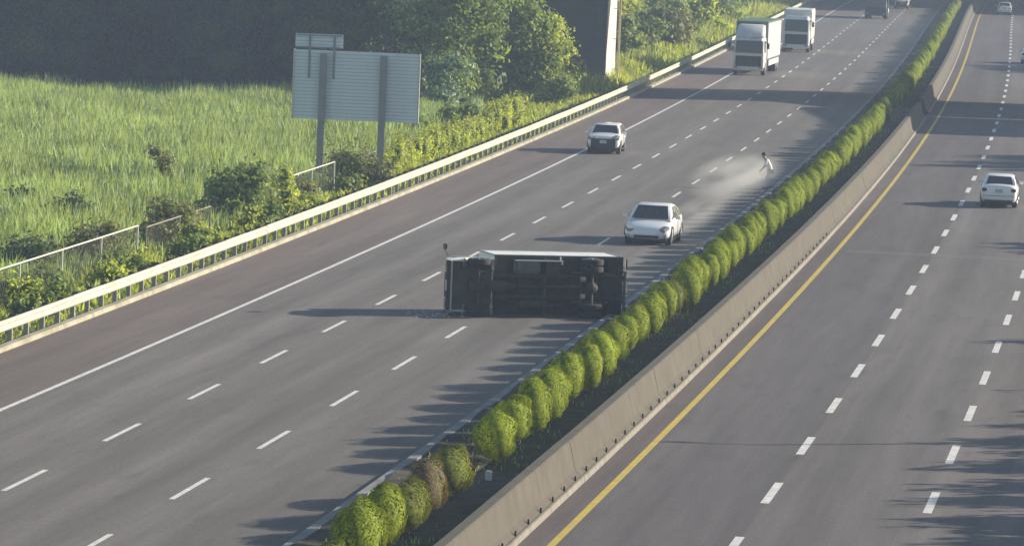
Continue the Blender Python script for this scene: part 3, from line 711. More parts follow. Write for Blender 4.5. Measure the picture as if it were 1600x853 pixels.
MT['navy'] = mat('dark_blue_paint', (.035, .05, .08), .4, coat=.4)

def loft(rings, m, name, parent, sub=1, ang=50):
    k = len(rings[0]); V = [v for r_ in rings for v in r_]; F = []
    for i in range(len(rings)-1):
        for j in range(k): F.append((i*k+j, i*k+(j+1) % k, (i+1)*k+(j+1) % k, (i+1)*k+j))
    F += [tuple(range(k-1, -1, -1)), tuple(range((len(rings)-1)*k, len(rings)*k))]
    me = mesh(name, V, F, m); bm = bmesh.new(); bm.from_mesh(me); bmesh.ops.recalc_face_normals(bm, faces=bm.faces[:]); bm.to_mesh(me); bm.free()
    o = ob(name, me, parent)
    if sub:
        md = o.modifiers.new('sub', 'SUBSURF'); md.levels = sub; md.render_levels = sub
    me.shade_smooth(); return o
def wheel(parent, x, y, r, wd, face):
    t = MB().lathe([(r*.62, -wd/2), (r*.93, -wd/2), (r, -wd*.36), (r, wd*.36), (r*.93, wd/2), (r*.62, wd/2)], (0, 0, 0), 'Y', 24)
    tyre = build_s(t, 'wheel', MT['tyre'], parent, (x, y, r))
    q = MB().lathe([(r*.60, 0), (r*.62, wd*.04), (r*.5, wd*.02)], (0, face*wd*.46, 0), 'Y', 20)
    for k in range(5):
        a = k*2*math.pi/5; q.tube([(0, face*wd*.47, 0), (math.cos(a)*r*.6, face*wd*.49, math.sin(a)*r*.6)], [r*.13, r*.08], 6)
    q.build('rim', MT['rim'], tyre)
def quad_inset(c, a, off=.006):
    """c = four corners; a = (left, right, bottom, top) insets as fractions; pushed out along the normal"""
    c = [Vector(v) for v in c]; n = (c[1]-c[0]).cross(c[3]-c[0]).normalized()
    f = lambda u, v: c[0].lerp(c[1], u).lerp(c[3].lerp(c[2], u), v)
    return [f(a[0], a[2])+n*off, f(1-a[1], a[2])+n*off, f(1-a[1], 1-a[3])+n*off, f(a[0], 1-a[3])+n*off]
def pane(parent, name, c, m, th=.012):
    c = [Vector(v) for v in c]; n = (c[1]-c[0]).cross(c[3]-c[0]).normalized()
    V = [v-n*th for v in c]+[v for v in c]
    F = [(3, 2, 1, 0), (4, 5, 6, 7), (0, 1, 5, 4), (1, 2, 6, 5), (2, 3, 7, 6), (3, 0, 4, 7)]
    me = mesh(name, V, F, m); return ob(name, me, parent)

def car(label, loc, rz, L=4.5, W=1.76, H=1.44, kind='sedan', paint='white', front_dark=False, plate=True, tail=True, group=None, minor=False):
    r = empty('car', loc, rz, label, 'car', group); P = MT[paint]; h2 = L/2; w2 = W/2
    # lower body, station by station: x, half width, bottom, top
    if kind == 'sedan': st_ = [(-h2, .74, .42, .86), (-h2+.06, .90, .26, .98), (-h2+.35, .97, .20, 1.02), (-h2+1.0, 1.0, .19, 1.00), (-.4, 1.0, .19, .95), (.5, 1.0, .19, .93), (h2-1.35, .99, .19, .92), (h2-.65, .96, .20, .80), (h2-.15, .86, .22, .68), (h2, .70, .34, .58)]
    elif kind == 'round': st_ = [(-h2, .68, .45, .92), (-h2+.08, .86, .28, 1.04), (-h2+.4, .96, .2, 1.08), (-h2+1.0, 1.0, .18, 1.06), (-.4, 1.0, .18, .98), (.5, 1.0, .18, .94), (h2-1.3, .99, .18, .92), (h2-.6, .98, .19, .80), (h2-.16, .92, .22, .66), (h2, .80, .30, .54)]
    else: st_ = [(-h2, .86, .40, .98), (-h2+.07, .93, .30, 1.04), (-h2+.35, .98, .26, 1.06), (-h2+1.0, 1.0, .25, 1.05), (-.4, 1.0, .25, 1.03), (.5, 1.0, .25, 1.02), (h2-1.2, .99, .25, 1.0), (h2-.55, .97, .26, .96), (h2-.12, .92, .28, .88), (h2, .84, .36, .76)]
    rings = []
    for x, wf, zb_, zt_ in st_:
        w_ = w2*wf; zm = zb_+(zt_-zb_)*.55
        half = [(0, zb_), (w_*.80, zb_), (w_*.97, zb_+.09), (w_, zm), (w_*.975, zt_-.12), (w_*.90, zt_-.02), (w_*.5, zt_+.025), (0, zt_+.035)]
        ring = [(x, y, z) for y, z in half]+[(x, -y, z) for y, z in half[-2:0:-1]]
        rings.append(ring)
    loft(rings, P, 'body', r, 1)
    # greenhouse
    if kind == 'sedan': xb0, xt0, xt1, xb1 = -h2+.62, -h2+1.25, .42, 1.12
    elif kind == 'round': xb0, xt0, xt1, xb1 = -h2+.35, -h2+1.35, .35, 1.25
    else: xb0, xt0, xt1, xb1 = -h2+.25, -h2+.65, .55, 1.2
    zb_, zt_ = (.93, H); wb, wt = w2*.93, w2*.72
    gh = []
    for (za, xa, xc, ww) in ((zb_-.06, xb0, xb1, wb), (zb_+(zt_-zb_)*.55, xb0+(xt0-xb0)*.56, xb1+(xt1-xb1)*.58, wb+(wt-wb)*.5), (zt_-.06, xt0-.03, xt1+.05, wt*1.02), (zt_, xt0+.2, xt1-.15, wt*.86)):
        gh.append([(xa, -ww*.94, za), (xa, ww*.94, za), (xa+.12, ww, za), ((xa+xc)/2, ww*1.01, za), (xc-.12, ww, za), (xc, ww*.92, za), (xc, -ww*.92, za), (xc-.12, -ww, za), ((xa+xc)/2, -ww*1.01, za), (xa+.12, -ww, za)])
    o = loft(gh, P, 'cabin', r, 0); smooth_by_angle(o.data, 40)
    zc = zt_-.06
    def W_(f, x0_, x1_, ww0, ww1): return None
    fr = [(xb1, -wb*.92, zb_-.02), (xb1, wb*.92, zb_-.02), (xt1+.05, wt*.94, zc), (xt1+.05, -wt*.94, zc)]
    fr = [(fr[0][0]-.0, *fr[0][1:])]+fr[1:]
    pane(r, 'windscreen', quad_inset(fr, (.05, .05, .06, .02), .03), MT['glass'])
    re = [(xb0, wb*.92, zb_-.02), (xb0, -wb*.92, zb_-.02), (xt0-.03, -wt*.94, zc), (xt0-.03, wt*.94, zc)]
    pane(r, 'rear_window', quad_inset(re, (.07, .07, .12, .04), .03), MT['glass'])
    for sd in (1, -1):
        a = (xb0+.32, sd*wb*1.005, zb_+.04); b = (.02, sd*wb*1.012, zb_+.04); c = (-.02, sd*wt*1.03, zc-.02); d = (xt0+.12, sd*wt*1.02, zc-.02)
        q = [b, a, d, c] if sd > 0 else [a, b, c, d]
        pane(r, 'rear_side_window', quad_inset(q, (.04, .04, .02, .02), .015), MT['glass'])
        a = (.08, sd*wb*1.012, zb_+.04); b = (xb1-.30, sd*wb*1.005, zb_+.04); c = (xt1-.06, sd*wt*1.02, zc-.02); d = (.04, sd*wt*1.03, zc-.02)
        q = [b, a, d, c] if sd > 0 else [a, b, c, d]
        pane(r, 'side_window', quad_inset(q, (.04, .04, .02, .02), .015), MT['glass'])
        # mirrors
        mb = MB().box((xb1-.42, sd*(w2+.09), zb_+.07), (.11, .2, .13), .035); m_ = build_s(mb, 'mirror', P, r)
        # wheel arches + wheels
        for x in (h2-.85, -h2+.9):
            R = .33; arc = MB(); V = []; n = 14
            for (rr, yy_) in ((R+.055, w2*.94), (R+.035, w2-.006), (R-.01, w2-.006), (R-.01, w2*.94)):
                for i in range(n+1):
                    t = math.pi*i/n; V.append((x+rr*math.cos(t), sd*yy_, R+rr*math.sin(t)))
            F = [(j*(n+1)+i, j*(n+1)+i+1, ((j+1) % 4)*(n+1)+i+1, ((j+1) % 4)*(n+1)+i) for j in range(4) for i in range(n)]
            arc.add(V, F); arc.build('wheel_arch', MT['black'], r)
            wheel(r, x, sd*(w2-.15), R, .22, sd)
        if not minor:
            for xh in (.05, -.95): MB().box((xh, sd*(w2+.004), .80), (.16, .03, .03), .01).build('door_handle', P, r)
            MB().box((-.02, sd*(w2*1.002), .62), (.012, .012, .55)).build('door_seam', MT['black'], r)
            MB().box((-.05, sd*(w2*.985), .215), (L*.42, .05, .06), .015).build('sill', MT['black'], r)
    # front
    zf = st_[-1][3]
    for sd in (1, -1):
        mb = MB().box((0, 0, 0), (.36, .30, .13), .045, Matrix.Rotation(-sd*.55, 3, 'Z') @ Matrix.Rotation(.35, 3, 'Y'))
        build_s(mb, 'headlight', MT['lampc'], r, (h2-.17 if kind != 'suv' else h2-.10, sd*w2*.72, zf+.075))
    if front_dark:
        build_s(MB().box((h2-.0, 0, .54), (.10, W*.72, .46), .04), 'front_fascia', MT['black'], r)
        for sd in (1, -1): build_s(MB().box((h2-.02, sd*W*.41, .78), (.14, .18, .15), .03), 'headlight', MT['lampc'], r)
        if plate: MB().box((h2+.062, 0, .62), (.01, .34, .16)).build('number_plate', MT['plate'], r)
        for k in range(4): MB().box((h2+.056, 0, .68+k*.03), (.012, W*.45, .012)).build('grille_bar', MT['chasl'], r)
    else:
        build_s(MB().box((h2-.035, 0, .33), (.1, W*.52, .10), .03), 'lower_grille', MT['black'], r)
        for sd in (1, -1): build_s(MB().box((h2-.13, sd*W*.34, .36), (.12, .2, .09), .03), 'fog_lamp_recess', MT['black'], r)
        if plate and kind != 'round': MB().box((h2+.015, 0, .46), (.01, .34, .14)).build('number_plate', MT['plate'], r)
        if kind != 'round': build_s(MB().box((h2-.02, 0, .56), (.08, W*.38, .10), .02), 'grille', MT['black'], r)
    # rear
    for sd in (1, -1):
        build_s(MB().box((-h2+.055, sd*W*.375, .80), (.12, .24, .16), .04, Matrix.Rotation(sd*.22, 3, 'Z')), 'tail_lamp', MT['redl'], r)
    MB().box((-h2-.008, 0, .76), (.012, .34, .15)).build('number_plate', MT['plate'], r)
    build_s(MB().box((-h2+.04, 0, .30), (.10, W*.74, .12), .03), 'rear_valance', MT['black'], r)
    if kind == 'sedan': MB().box((-h2+.03, 0, .545), (.10, W*.80, .012)).build('bumper_seam', MT['black'], r)
    MB().box((0, 0, .20), (L*.86, W*.8, .1)).build('underbody', MT['black'], r)
    return r

def on_road(s_, off, z=0): return rp(s_, off, z)
def toward(s_): return rz_along(s_)+math.pi
# white car in the left lane, coming towards the camera
car('white car with dark front on the solid edge line of the left carriageway', on_road(190.6, -2.62), toward(190)+.02, 4.5, 1.70, 1.42, 'suv', front_dark=True)
car('white rounded car swerving behind the overturned truck in a puff of tyre smoke', on_road(130.5, 5.4), toward(128)-.03, 4.5, 1.82, 1.44, 'round')
car('white saloon seen from the rear in the right carriageway', on_road(165.6, 17.55, ZR), rz_along(165), 4.5, 1.68, 1.40, 'sedan')
car('white car cut by the right edge, far up the right carriageway', on_road(355, 17.6, ZR), rz_along(355), 4.4, 1.7, 1.42, 'sedan', minor=True)
car('tiny far white car in the right carriageway near the top edge', on_road(518, 14.9, ZR), rz_along(518), 4.4, 1.7, 1.42, 'sedan', minor=True)
car('tiny far white car behind the dark van at the top of the left carriageway', on_road(519, 3.1), toward(519), 4.3, 1.7, 1.45, 'suv', front_dark=True, minor=True)

def box_truck(label, loc, rz, L, W, H, cabH, boxpaint, fairing=True, cat='truck', cab='whitem'):
    """upright truck; +X is its front"""
    r = empty('box_truck', loc, rz, label, cat); P = MT[cab]; xf = L/2; cl_ = 1.9; bx0, bx1 = -L/2, xf-cl_-.25
    rings = []
    for x, f, zt_ in ((xf-cl_, 1, cabH), (xf-.5, 1, cabH), (xf-.12, .985, cabH-.25), (xf-.02, .97, cabH*.62), (xf, .96, cabH*.5)):
        w_ = W/2*f*.97; rings.append([(x, -w_, .55), (x, w_, .55), (x, w_, zt_*.6), (x, w_*.94, zt_-.12), (x, w_*.8, zt_), (x, -w_*.8, zt_), (x, -w_*.94, zt_-.12), (x, -w_, zt_*.6)])
    o = loft(rings, P, 'cab', r, 0); smooth_by_angle(o.data, 30)
    wsB, wsT = cabH*.58, cabH-.28
    pane(r, 'windscreen', [(xf+.03, -W*.42, wsB), (xf+.03, W*.42, wsB), (xf-.06, W*.40, wsT), (xf-.06, -W*.40, wsT)], MT['glass'], .05)
    build_s(MB().box((xf+.01, 0, cabH*.36), (.12, W*.80, cabH*.28), .05), 'grille', MT['black'], r)
    for k in range(4): MB().box((xf+.075, 0, cabH*.27+k*.1), (.012, W*.6, .02)).build('grille_bar', MT['chasl'], r)
    build_s(MB().box((xf-.02, 0, .5), (.25, W*.96, .32), .05), 'bumper', P, r)
    for sd in (1, -1):
        build_s(MB().box((xf+.06, sd*W*.38, .55), (.1, .3, .16), .04), 'headlight', MT['lampc'], r)
        q = [(xf-.3, sd*W*.486, wsB+.02), (xf-1.15, sd*W*.486, wsB+.02), (xf-1.15, sd*W*.475, wsT-.02), (xf-.42, sd*W*.475, wsT-.02)]
        pane(r, 'side_window', q if sd > 0 else [q[1], q[0], q[3], q[2]], MT['glass'], .03)
        mb = MB().tube([(xf-.1, sd*W*.48, wsT-.1), (xf+.08, sd*(W*.5+.22), wsT-.1)], .02, 6).box((xf+.08, sd*(W*.5+.24), wsT-.35), (.08, .18, .42), .03); mb.build('mirror', MT['black'], r)
    if fairing:
        rg = []
        for x, z_ in ((xf-cl_, min(H, cabH+.85)), (xf-cl_+.5, min(H, cabH+.80)), (xf-.55, cabH+.22), (xf-.35, cabH+.02)):
            rg.append([(x, -W*.44, cabH-.05), (x, W*.44, cabH-.05), (x, W*.42, z_-.06), (x, W*.34, z_), (x, -W*.34, z_), (x, -W*.42, z_-.06)])
        loft(rg, P, 'roof_fairing', r, 0)
    # cargo box: side panels with ribs, front wall and roof a different colour
    zb_ = 1.05
    MB().box(((bx0+bx1)/2, 0, (zb_+H)/2), (bx1-bx0, W-.02, H-zb_), .02).build('cargo_box', MT[boxpaint[0]], r)
    for sd in (1, -1):
        n = int((bx1-bx0)/1.2)
        for k in range(n):
            x = bx0+(k+.5)*(bx1-bx0)/n; MB().box((x, sd*(W/2+.004), (zb_+H)/2), ((bx1-bx0)/n-.03, .03, H-zb_-.24), .006).build('side_panel', MT[boxpaint[1]], r)
        MB().box(((bx0+bx1)/2, sd*(W/2-.0), .82), (bx1-bx0-2.2, .05, .4), .01).build('side_guard', MT['whitem'], r)
    MB().box(((bx0+bx1)/2, 0, .92), (bx1-bx0, .9, .22)).build('chassis', MT['chas'], r)
    for x, ys in ((xf-1.1, (1,)), (-L/2+1.6, (1, 2)), (-L/2+2.8, (1, 2)) if L > 9 else (None, ())):
        for sd in (1, -1):
            for k in ys: wheel(r, x, sd*(W/2-.16-(.3 if k == 2 else 0)), .48, .27, sd)
    for sd in (1, -1): MB().box((bx0-.02, sd*W*.4, .9), (.06, .3, .14), .02).build('tail_lamp', MT['redl'], r)
    return r
box_truck('tall truck with white cab and green box top, nearer of two in the left lane', on_road(304.8, -2.30), toward(303)-.035, 12.5, 2.3, 3.8, 2.75, ('greenbox', 'whitem'))
box_truck('white truck just behind the green topped one, partly hidden by it', on_road(356.5, -1.66), toward(356)-.0, 9.0, 2.25, 3.45, 2.95, ('whitem', 'whitem'), fairing=False)
box_truck('dark blue truck in the far middle lane, at the top edge of the picture', on_road(471, 1.65), toward(470), 7.5, 2.35, 2.9, 2.5, ('navy', 'navy'), fairing=False, cab='navy')

# ------------------------------------------------------------------ the overturned truck
yaw = .27
tr = empty('overturned_truck', (0, 0, 0), 0, 'white box truck lying on its side across the lanes, dark underside towards the camera', 'truck')
ax = Vector((-math.cos(yaw), -math.sin(yaw), 0)); az = Vector((-math.sin(yaw), math.cos(yaw), 0)); ay = Vector((0, 0, 1))
Mt = Matrix((ax, ay, az)).transposed().to_4x4(); Mt.translation = Vector((.95, 153.85, .94)); tr.matrix_world = Mt @ Matrix.Scale(.965, 4)
W = 1.93; bx0, bx1 = -2.95, 1.38
SK = mat('white_box_paint', (.90, .89, .87), .5, var=.03, scale=2, dirt=((.78, .76, .72), 1.5, .3))
# cargo box: floor, roof, sides of panels, aluminium frame
MB().box(((bx0+bx1)/2, 0, .90), (bx1-bx0-.02, W-.06, .05)).build('box_floor', MT['chas'], tr)
MB().box(((bx0+bx1)/2, 0, 2.80), (bx1-bx0-.02, W-.06, .05), .01).build('box_roof', SK, tr)
MB().box((bx1-.03, 0, 1.85), (.05, W-.06, 1.85)).build('box_front_wall', SK, tr)
MB().box((bx0+.03, 0, 1.85), (.05, W-.08, 1.85)).build('rear_door', SK, tr)
MB().box((bx0-.0, 0, 1.85), (.03, .03, 1.8)).build('door_seam', MT['black'], tr)
npn = 4
for sd in (1, -1):
    for k in range(npn):
        x = bx0+(k+.5)*(bx1-bx0)/npn
        MB().box((x, sd*(W/2-.03), 1.85), ((bx1-bx0)/npn-.02, .045, 1.86), .008).build('side_panel', SK, tr)
    MB().box(((bx0+bx1)/2, sd*(W/2-.01), .93), (bx1-bx0, .05, .11), .01).build('side_rail', MT['chasl'], tr)
    MB().box(((bx0+bx1)/2, sd*(W/2-.01), 2.80), (bx1-bx0, .05, .08), .01).build('roof_rail', MT['galv'], tr)
    for x in (bx0+.02, bx1-.02): MB().box((x, sd*(W/2-.01), 1.86), (.06, .055, 1.86), .01).build('corner_post', MT['galv'], tr)
for k in range(11): MB().box((bx0+.2+k*.405, 0, .85), (.06, W-.1, .08), .005).build('floor_bearer', MT['chasl'] if k in (3, 6) else MT['chas'], tr)
for sd in (1, -1):
    MB().box((-.35, sd*.36, .70), (5.1, .07, .17), .01).box((-.35, sd*.335, .79), (5.1, .11, .012)).box((-.35, sd*.335, .61), (5.1, .11, .012)).build('chassis_rail', MT['chas'], tr)
for x in (-2.7, -2.0, -1.1, -.2, .6, 1.5, 2.1): MB().box((x, 0, .69), (.08, .68, .12), .01).build('cross_member', MT['chas'], tr)
# drivetrain
build_s(MB().cyl((.9, 0, .55), (-1.75, 0, .42), .045, n=12).cyl((-.45, 0, .49), (-.55, 0, .485), .075, n=12), 'drive_shaft', MT['chas'], tr)
build_s(MB().box((1.35, 0, .55), (.75, .34, .36), .08).cyl((1.0, 0, .55), (.75, 0, .55), .14, .08, 12), 'gearbox', MT['chas'], tr)
build_s(MB().box((2.05, 0, .6), (.7, .46, .4), .08), 'engine_sump', MT['chas'], tr)
xr_ = -1.75
build_s(MB().cyl((xr_, -.7, .37), (xr_, .7, .37), .065, n=12).lathe([(.06, -.2), (.17, -.12), (.21, 0), (.17, .12), (.06, .2)], (xr_, 0, .37), 'X', 16), 'rear_axle', MT['chas'], tr)
build_s(MB().cyl((2.02, -.62, .40), (2.02, .62, .40), .05, n=10), 'front_axle', MT['chas'], tr)
for sd in (1, -1):
    for x in (xr_, 2.02):
        q = MB()
        for k in range(4): q.tube([(x-.62+.1*k, sd*.47, .56-.02*k), (x, sd*.47, .44-.018*k), (x+.62-.1*k, sd*.47, .56-.02*k)], .022, 4)
        q.build('leaf_spring', MT['chasl'] if x == xr_ else MT['chas'], tr)  # rear springs lighter: sun glints put into their colour
    for k in (0, 1): wheel(tr, xr_, sd*(W/2-.13-.225*k), .37, .19, sd)
    wheel(tr, 2.02, sd*(1.70/2-.06), .37, .19, sd)
    fl = MB().box((xr_-.52, sd*(W/2-.25), .52), (.02, .46, .5), .004); fl.build('mud_flap', MT['black'], tr)
    build_s(MB().cyl((xr_+.22, sd*.28, .36), (xr_+.36, sd*.28, .36), .09, n=12), 'brake_chamber_glint', MT['galv'], tr)  # pale cylinders added for the sun glints beside the rear wheels
# tank, battery box, exhaust, spare wheel
build_s(MB().box((.35, .62, .66), (.85, .42, .36), .07), 'fuel_tank', MT['chasl'], tr)
build_s(MB().box((-.5, .60, .66), (.5, .38, .34), .03), 'battery_box', MT['chas'], tr)
build_s(MB().cyl((.6, -.58, .6), (-.35, -.58, .6), .13, n=14).tube([(-.35, -.58, .6), (-.9, -.6, .62), (-1.1, -.8, .6)], .035, 8).tube([(.6, -.58, .6), (1.2, -.4, .6)], .035, 8), 'exhaust', MT['chas'], tr)
build_s(MB().box((-.05, .82, .68), (1.6, .03, .30), .008), 'side_guard', MT['galv'], tr)
sp_ = MB().lathe([(.2, -.09), (.34, -.09), (.36, 0), (.34, .09), (.2, .09)], (-2.45, .05, .62), 'Z', 20); build_s(sp_, 'spare_wheel', MT['tyre'], tr)
# rear frame
build_s(MB().box((bx0+.03, -.1, .58), (.07, 1.25, .12), .02), 'rear_bumper', MT['chasl'], tr)
for sd in (1, -1):
    MB().box((bx0+.0, sd*.5, .72), (.06, .06, .32)).build('bumper_bracket', MT['chas'], tr)
    o = build_s(MB().box((bx0-.07, sd*.74, .80), (.05, .34, .12), .015), 'tail_lamp', MT['redl'], tr)
    build_s(MB().box((bx0-.07, sd*.45, .80), (.05, .12, .12), .015), 'reversing_lamp', MT['plate'], tr)
MB().box((bx0-.09, 0, .68), (.01, .34, .16)).build('number_plate', MT['plate'], tr)
# cab
cw = 1.70/2; rings = []
for x, zt_, f in ((1.52, 2.02, .97), (1.75, 2.08, 1), (2.45, 2.06, 1), (2.72, 1.85, .98), (2.88, 1.35, .965), (2.95, 1.02, .95), (2.96, .60, .94)):
    w_ = cw*f; zl_ = .52 if x < 2.9 else .50
    rings.append([(x, -w_*.98, zl_), (x, w_*.98, zl_), (x, w_, min(zt_, 1.1)-.02), (x, w_*.99, (min(zt_, 1.1)+zt_)/2), (x, w_*.93, zt_-.06), (x, w_*.8, zt_), (x, -w_*.8, zt_), (x, -w_*.93, zt_-.06), (x, -w_*.99, (min(zt_, 1.1)+zt_)/2), (x, -w_, min(zt_, 1.1)-.02)])
o = loft(rings, SK, 'cab', tr, 0); smooth_by_angle(o.data, 30)
MB().box((2.2, 0, .505), (1.3, 1.56, .05), .01).build('cab_floor', MT['chas'], tr)
pane(tr, 'windscreen', [(2.925, -.74, 1.18), (2.925, .74, 1.18), (2.74, .70, 1.92), (2.74, -.70, 1.92)], MT['glass'], .05)
for sd in (1, -1):
    q = [(2.72, sd*.858, 1.15), (1.80, sd*.858, 1.15), (1.80, sd*.825, 1.88), (2.55, sd*.825, 1.88)]
    pane(tr, 'side_window', q if sd > 0 else [q[1], q[0], q[3], q[2]], MT['glass'], .03)
    MB().box((2.2, sd*.852, .62), (.012, .012, 1.0)).build('door_seam', MT['black'], tr)
    build_s(MB().box((2.95, sd*.62, .92), (.08, .34, .18), .04), 'headlight', MT['lampc'], tr)
    # fender arc round the front wheel
    V = []; n = 12
    for (rr, yy_) in ((.50, .62), (.50, .88), (.45, .88), (.45, .62)):
        for i in range(n+1): t = math.pi*(i/n); V.append((2.02+rr*math.cos(t), sd*yy_, .37+rr*math.sin(t)))
    F = [(j*(n+1)+i, j*(n+1)+i+1, ((j+1) % 4)*(n+1)+i+1, ((j+1) % 4)*(n+1)+i) for j in range(4) for i in range(n)]
    MB().add(V, F).build('wheel_arch', SK, tr)
    q = MB().tube([(2.7, sd*.86, 1.75), (2.85, sd*1.12, 1.78), (2.87, sd*1.16, 1.55)], .016, 6).box((2.88, sd*1.17, 1.45), (.06, .17, .30), .03); q.build('mirror', MT['black'], tr)
build_s(MB().box((2.97, 0, .56), (.12, 1.6, .22), .05), 'bumper', MT['chas'], tr)
build_s(MB().box((2.99, 0, .85), (.03, .8, .16), .02), 'grille', MT['black'], tr)
MB().box((3.045, 0, .55), (.01, .34, .15)).build('number_plate', MT['plate'], tr)
# upper side mirror arm broken outwards, and loose strap
MB().tube([(-.82, .93, .86), (-.80, .86, .80), (-.86, .70, .74)], .03, 6).build('hose', MT['plate'], tr)

rg_ = random.Random(31); mb = MB()
for k in range(45):
    a = rg_.gauss(0, .6); b = rg_.gauss(0, .35); q = Vector((-2.35+a*.8, 153.6+b*2.2, .012)); e = rg_.uniform(.015, .06)
    mb.box(q, (e*1.6, e, .02+e*.3), 0, Matrix.Rotation(rg_.uniform(0, 3), 3, 'Z'))
tag(mb.build('debris', MT['plate']), 'scattered pale glass and plastic bits on the asphalt in front of the truck cab', 'debris', kind='stuff')
# ------------------------------------------------------------------ the person by the median
def skin_obj(name, verts, edges, radii, m, parent, root=0, sub=1):
    me = bpy.data.meshes.new(name); me.from_pydata(verts, edges, []); me.materials.append(m)
    o = ob(name, me, parent); md = o.modifiers.new('skin', 'SKIN'); md.use_smooth_shade = True
    for i, r in enumerate(radii): me.skin_vertices[0].data[i].radius = r if hasattr(r, '__len__') else (r, r)
    me.skin_vertices[0].data[root].use_root = True
    s_ = o.modifiers.new('sub', 'SUBSURF'); s_.levels = sub; s_.render_levels = sub
    bpy.context.view_layer.update(); dg = bpy.context.evaluated_depsgraph_get(); m2 = bpy.data.meshes.new_from_object(o.evaluated_get(dg))
    o.modifiers.clear(); o.data = m2; m2.name = name
    if not m2.materials: m2.materials.append(m)
    return o
MT['skin'] = mat('skin', (.42, .26, .19), .55, var=.06)
MT['shirt'] = mat('pale_shirt_cloth', (.80, .81, .83), .8, var=.1, scale=8)
MT['trous'] = mat('light_grey_trousers', (.42, .45, .50), .85, var=.12, scale=8)
MT['hair'] = mat('black_hair', (.012, .011, .011), .6, var=.2)
pe = empty('person', rp(167.0, 7.32, .16), rad(188), 'person in pale shirt and grey trousers leaning forward beside the median hedge', 'person')
pe.location = rp(166.6, 7.2, .0); pe.scale = (.95, .95, .95)
# x = facing direction, leaning forward; z up
hipz = .86
J = {'pel': (0, 0, hipz), 'sp1': (.03, 0, 1.02), 'sp2': (.11, 0, 1.18), 'chest': (.20, 0, 1.33), 'neck': (.27, 0, 1.43), 'head0': (.31, 0, 1.49), 'head1': (.35, 0, 1.57), 'head2': (.36, 0, 1.64)}
for sd, n_ in ((1, 'l'), (-1, 'r')):
    J['sh'+n_] = (.20, .17*sd, 1.37); J['el'+n_] = (.22+.10*sd, .24*sd, 1.10); J['wr'+n_] = (.40+.06*sd, .20*sd, .92); J['pa'+n_] = (.45+.06*sd, .19*sd, .86)
    J['hp'+n_] = (0, .09*sd, hipz-.04); J['kn'+n_] = (.10+.10*sd, .10*sd, .47); J['an'+n_] = (-.02+.17*sd, .10*sd, .09); J['to'+n_] = (.14+.17*sd, .12*sd, .035)
names = list(J); ix = {k: i for i, k in enumerate(names)}; V = [J[k] for k in names]
Rr = {'pel': .12, 'sp1': .105, 'sp2': .12, 'chest': .125, 'neck': .052, 'head0': .075, 'head1': .095, 'head2': .075}
for n_ in 'lr': Rr.update({'sh'+n_: .055, 'el'+n_: .04, 'wr'+n_: .026, 'pa'+n_: (.036, .018), 'hp'+n_: .085, 'kn'+n_: .055, 'an'+n_: .038, 'to'+n_: .03})
Ee = [('pel', 'sp1'), ('sp1', 'sp2'), ('sp2', 'chest'), ('chest', 'neck'), ('neck', 'head0'), ('head0', 'head1'), ('head1', 'head2')]
for n_ in 'lr': Ee += [('chest', 'sh'+n_), ('sh'+n_, 'el'+n_), ('el'+n_, 'wr'+n_), ('wr'+n_, 'pa'+n_), ('pel', 'hp'+n_), ('hp'+n_, 'kn'+n_), ('kn'+n_, 'an'+n_), ('an'+n_, 'to'+n_)]
E_ = [(ix[a], ix[b]) for a, b in Ee]; R_ = [Rr[k] for k in names]
for sd, n_ in ((1, 'l'), (-1, 'r')):   # fingers and thumb
    px_, py_, pz_ = J['pa'+n_]
    for q, (dy, ln) in enumerate(((-.027, .068), (-.009, .078), (.009, .072), (.026, .056))):
        b = len(V); V += [(px_+.01, py_+dy, pz_-.035), (px_+.02+ln*.3, py_+dy, pz_-.035-ln*.5), (px_+.01+ln*.35, py_+dy, pz_-.035-ln)]; R_ += [.009, .008, .007]; E_ += [(ix['pa'+n_], b), (b, b+1), (b+1, b+2)]
    b = len(V); V += [(px_+.03, py_-sd*.03, pz_-.0), (px_+.055, py_-sd*.04, pz_-.035)]; R_ += [.011, .009]; E_ += [(ix['pa'+n_], b), (b, b+1)]
skin_obj('body', V, E_, R_, MT['skin'], pe)
def sub_skin(name, keys, edges, rad_, m, root=0):
    i2 = {k: i for i, k in enumerate(keys)}; skin_obj(name, [J[k] for k in keys], [(i2[a], i2[b]) for a, b in edges], [rad_[k] for k in keys], m, pe, root)
sub_skin('shirt', ['pel', 'sp1', 'sp2', 'chest', 'shl', 'ell', 'shr', 'elr'], [('pel', 'sp1'), ('sp1', 'sp2'), ('sp2', 'chest'), ('chest', 'shl'), ('shl', 'ell'), ('chest', 'shr'), ('shr', 'elr')], {'pel': .145, 'sp1': .13, 'sp2': .14, 'chest': .145, 'shl': .075, 'ell': .058, 'shr': .075, 'elr': .058}, MT['shirt'])
sub_skin('trousers', ['pel', 'hpl', 'knl', 'anl', 'hpr', 'knr', 'anr'], [('pel', 'hpl'), ('hpl', 'knl'), ('knl', 'anl'), ('pel', 'hpr'), ('hpr', 'knr'), ('knr', 'anr')], {'pel': .135, 'hpl': .105, 'knl': .075, 'anl': .06, 'hpr': .105, 'knr': .075, 'anr': .06}, MT['trous'])
for n_ in 'lr':
    a = Vector(J['an'+n_]); t = Vector(J['to'+n_]); build_s(MB().box(((a.x+t.x)/2+.0, a.y, .045), (.27, .10, .09), .035), 'shoe', MT['black'], pe)
hd = Vector((.355, 0, 1.60))
bm = bmesh.new(); bmesh.ops.create_uvsphere(bm, u_segments=16, v_segments=10, radius=1)
for v in bm.verts: v.co = Vector((v.co.x*.108, v.co.y*.088, v.co.z*.115))+hd+Vector((-.018, 0, .022))
bmesh.ops.delete(bm, geom=[v for v in bm.verts if v.co.z < hd.z-.03 and v.co.x > hd.x-.02], context='VERTS')
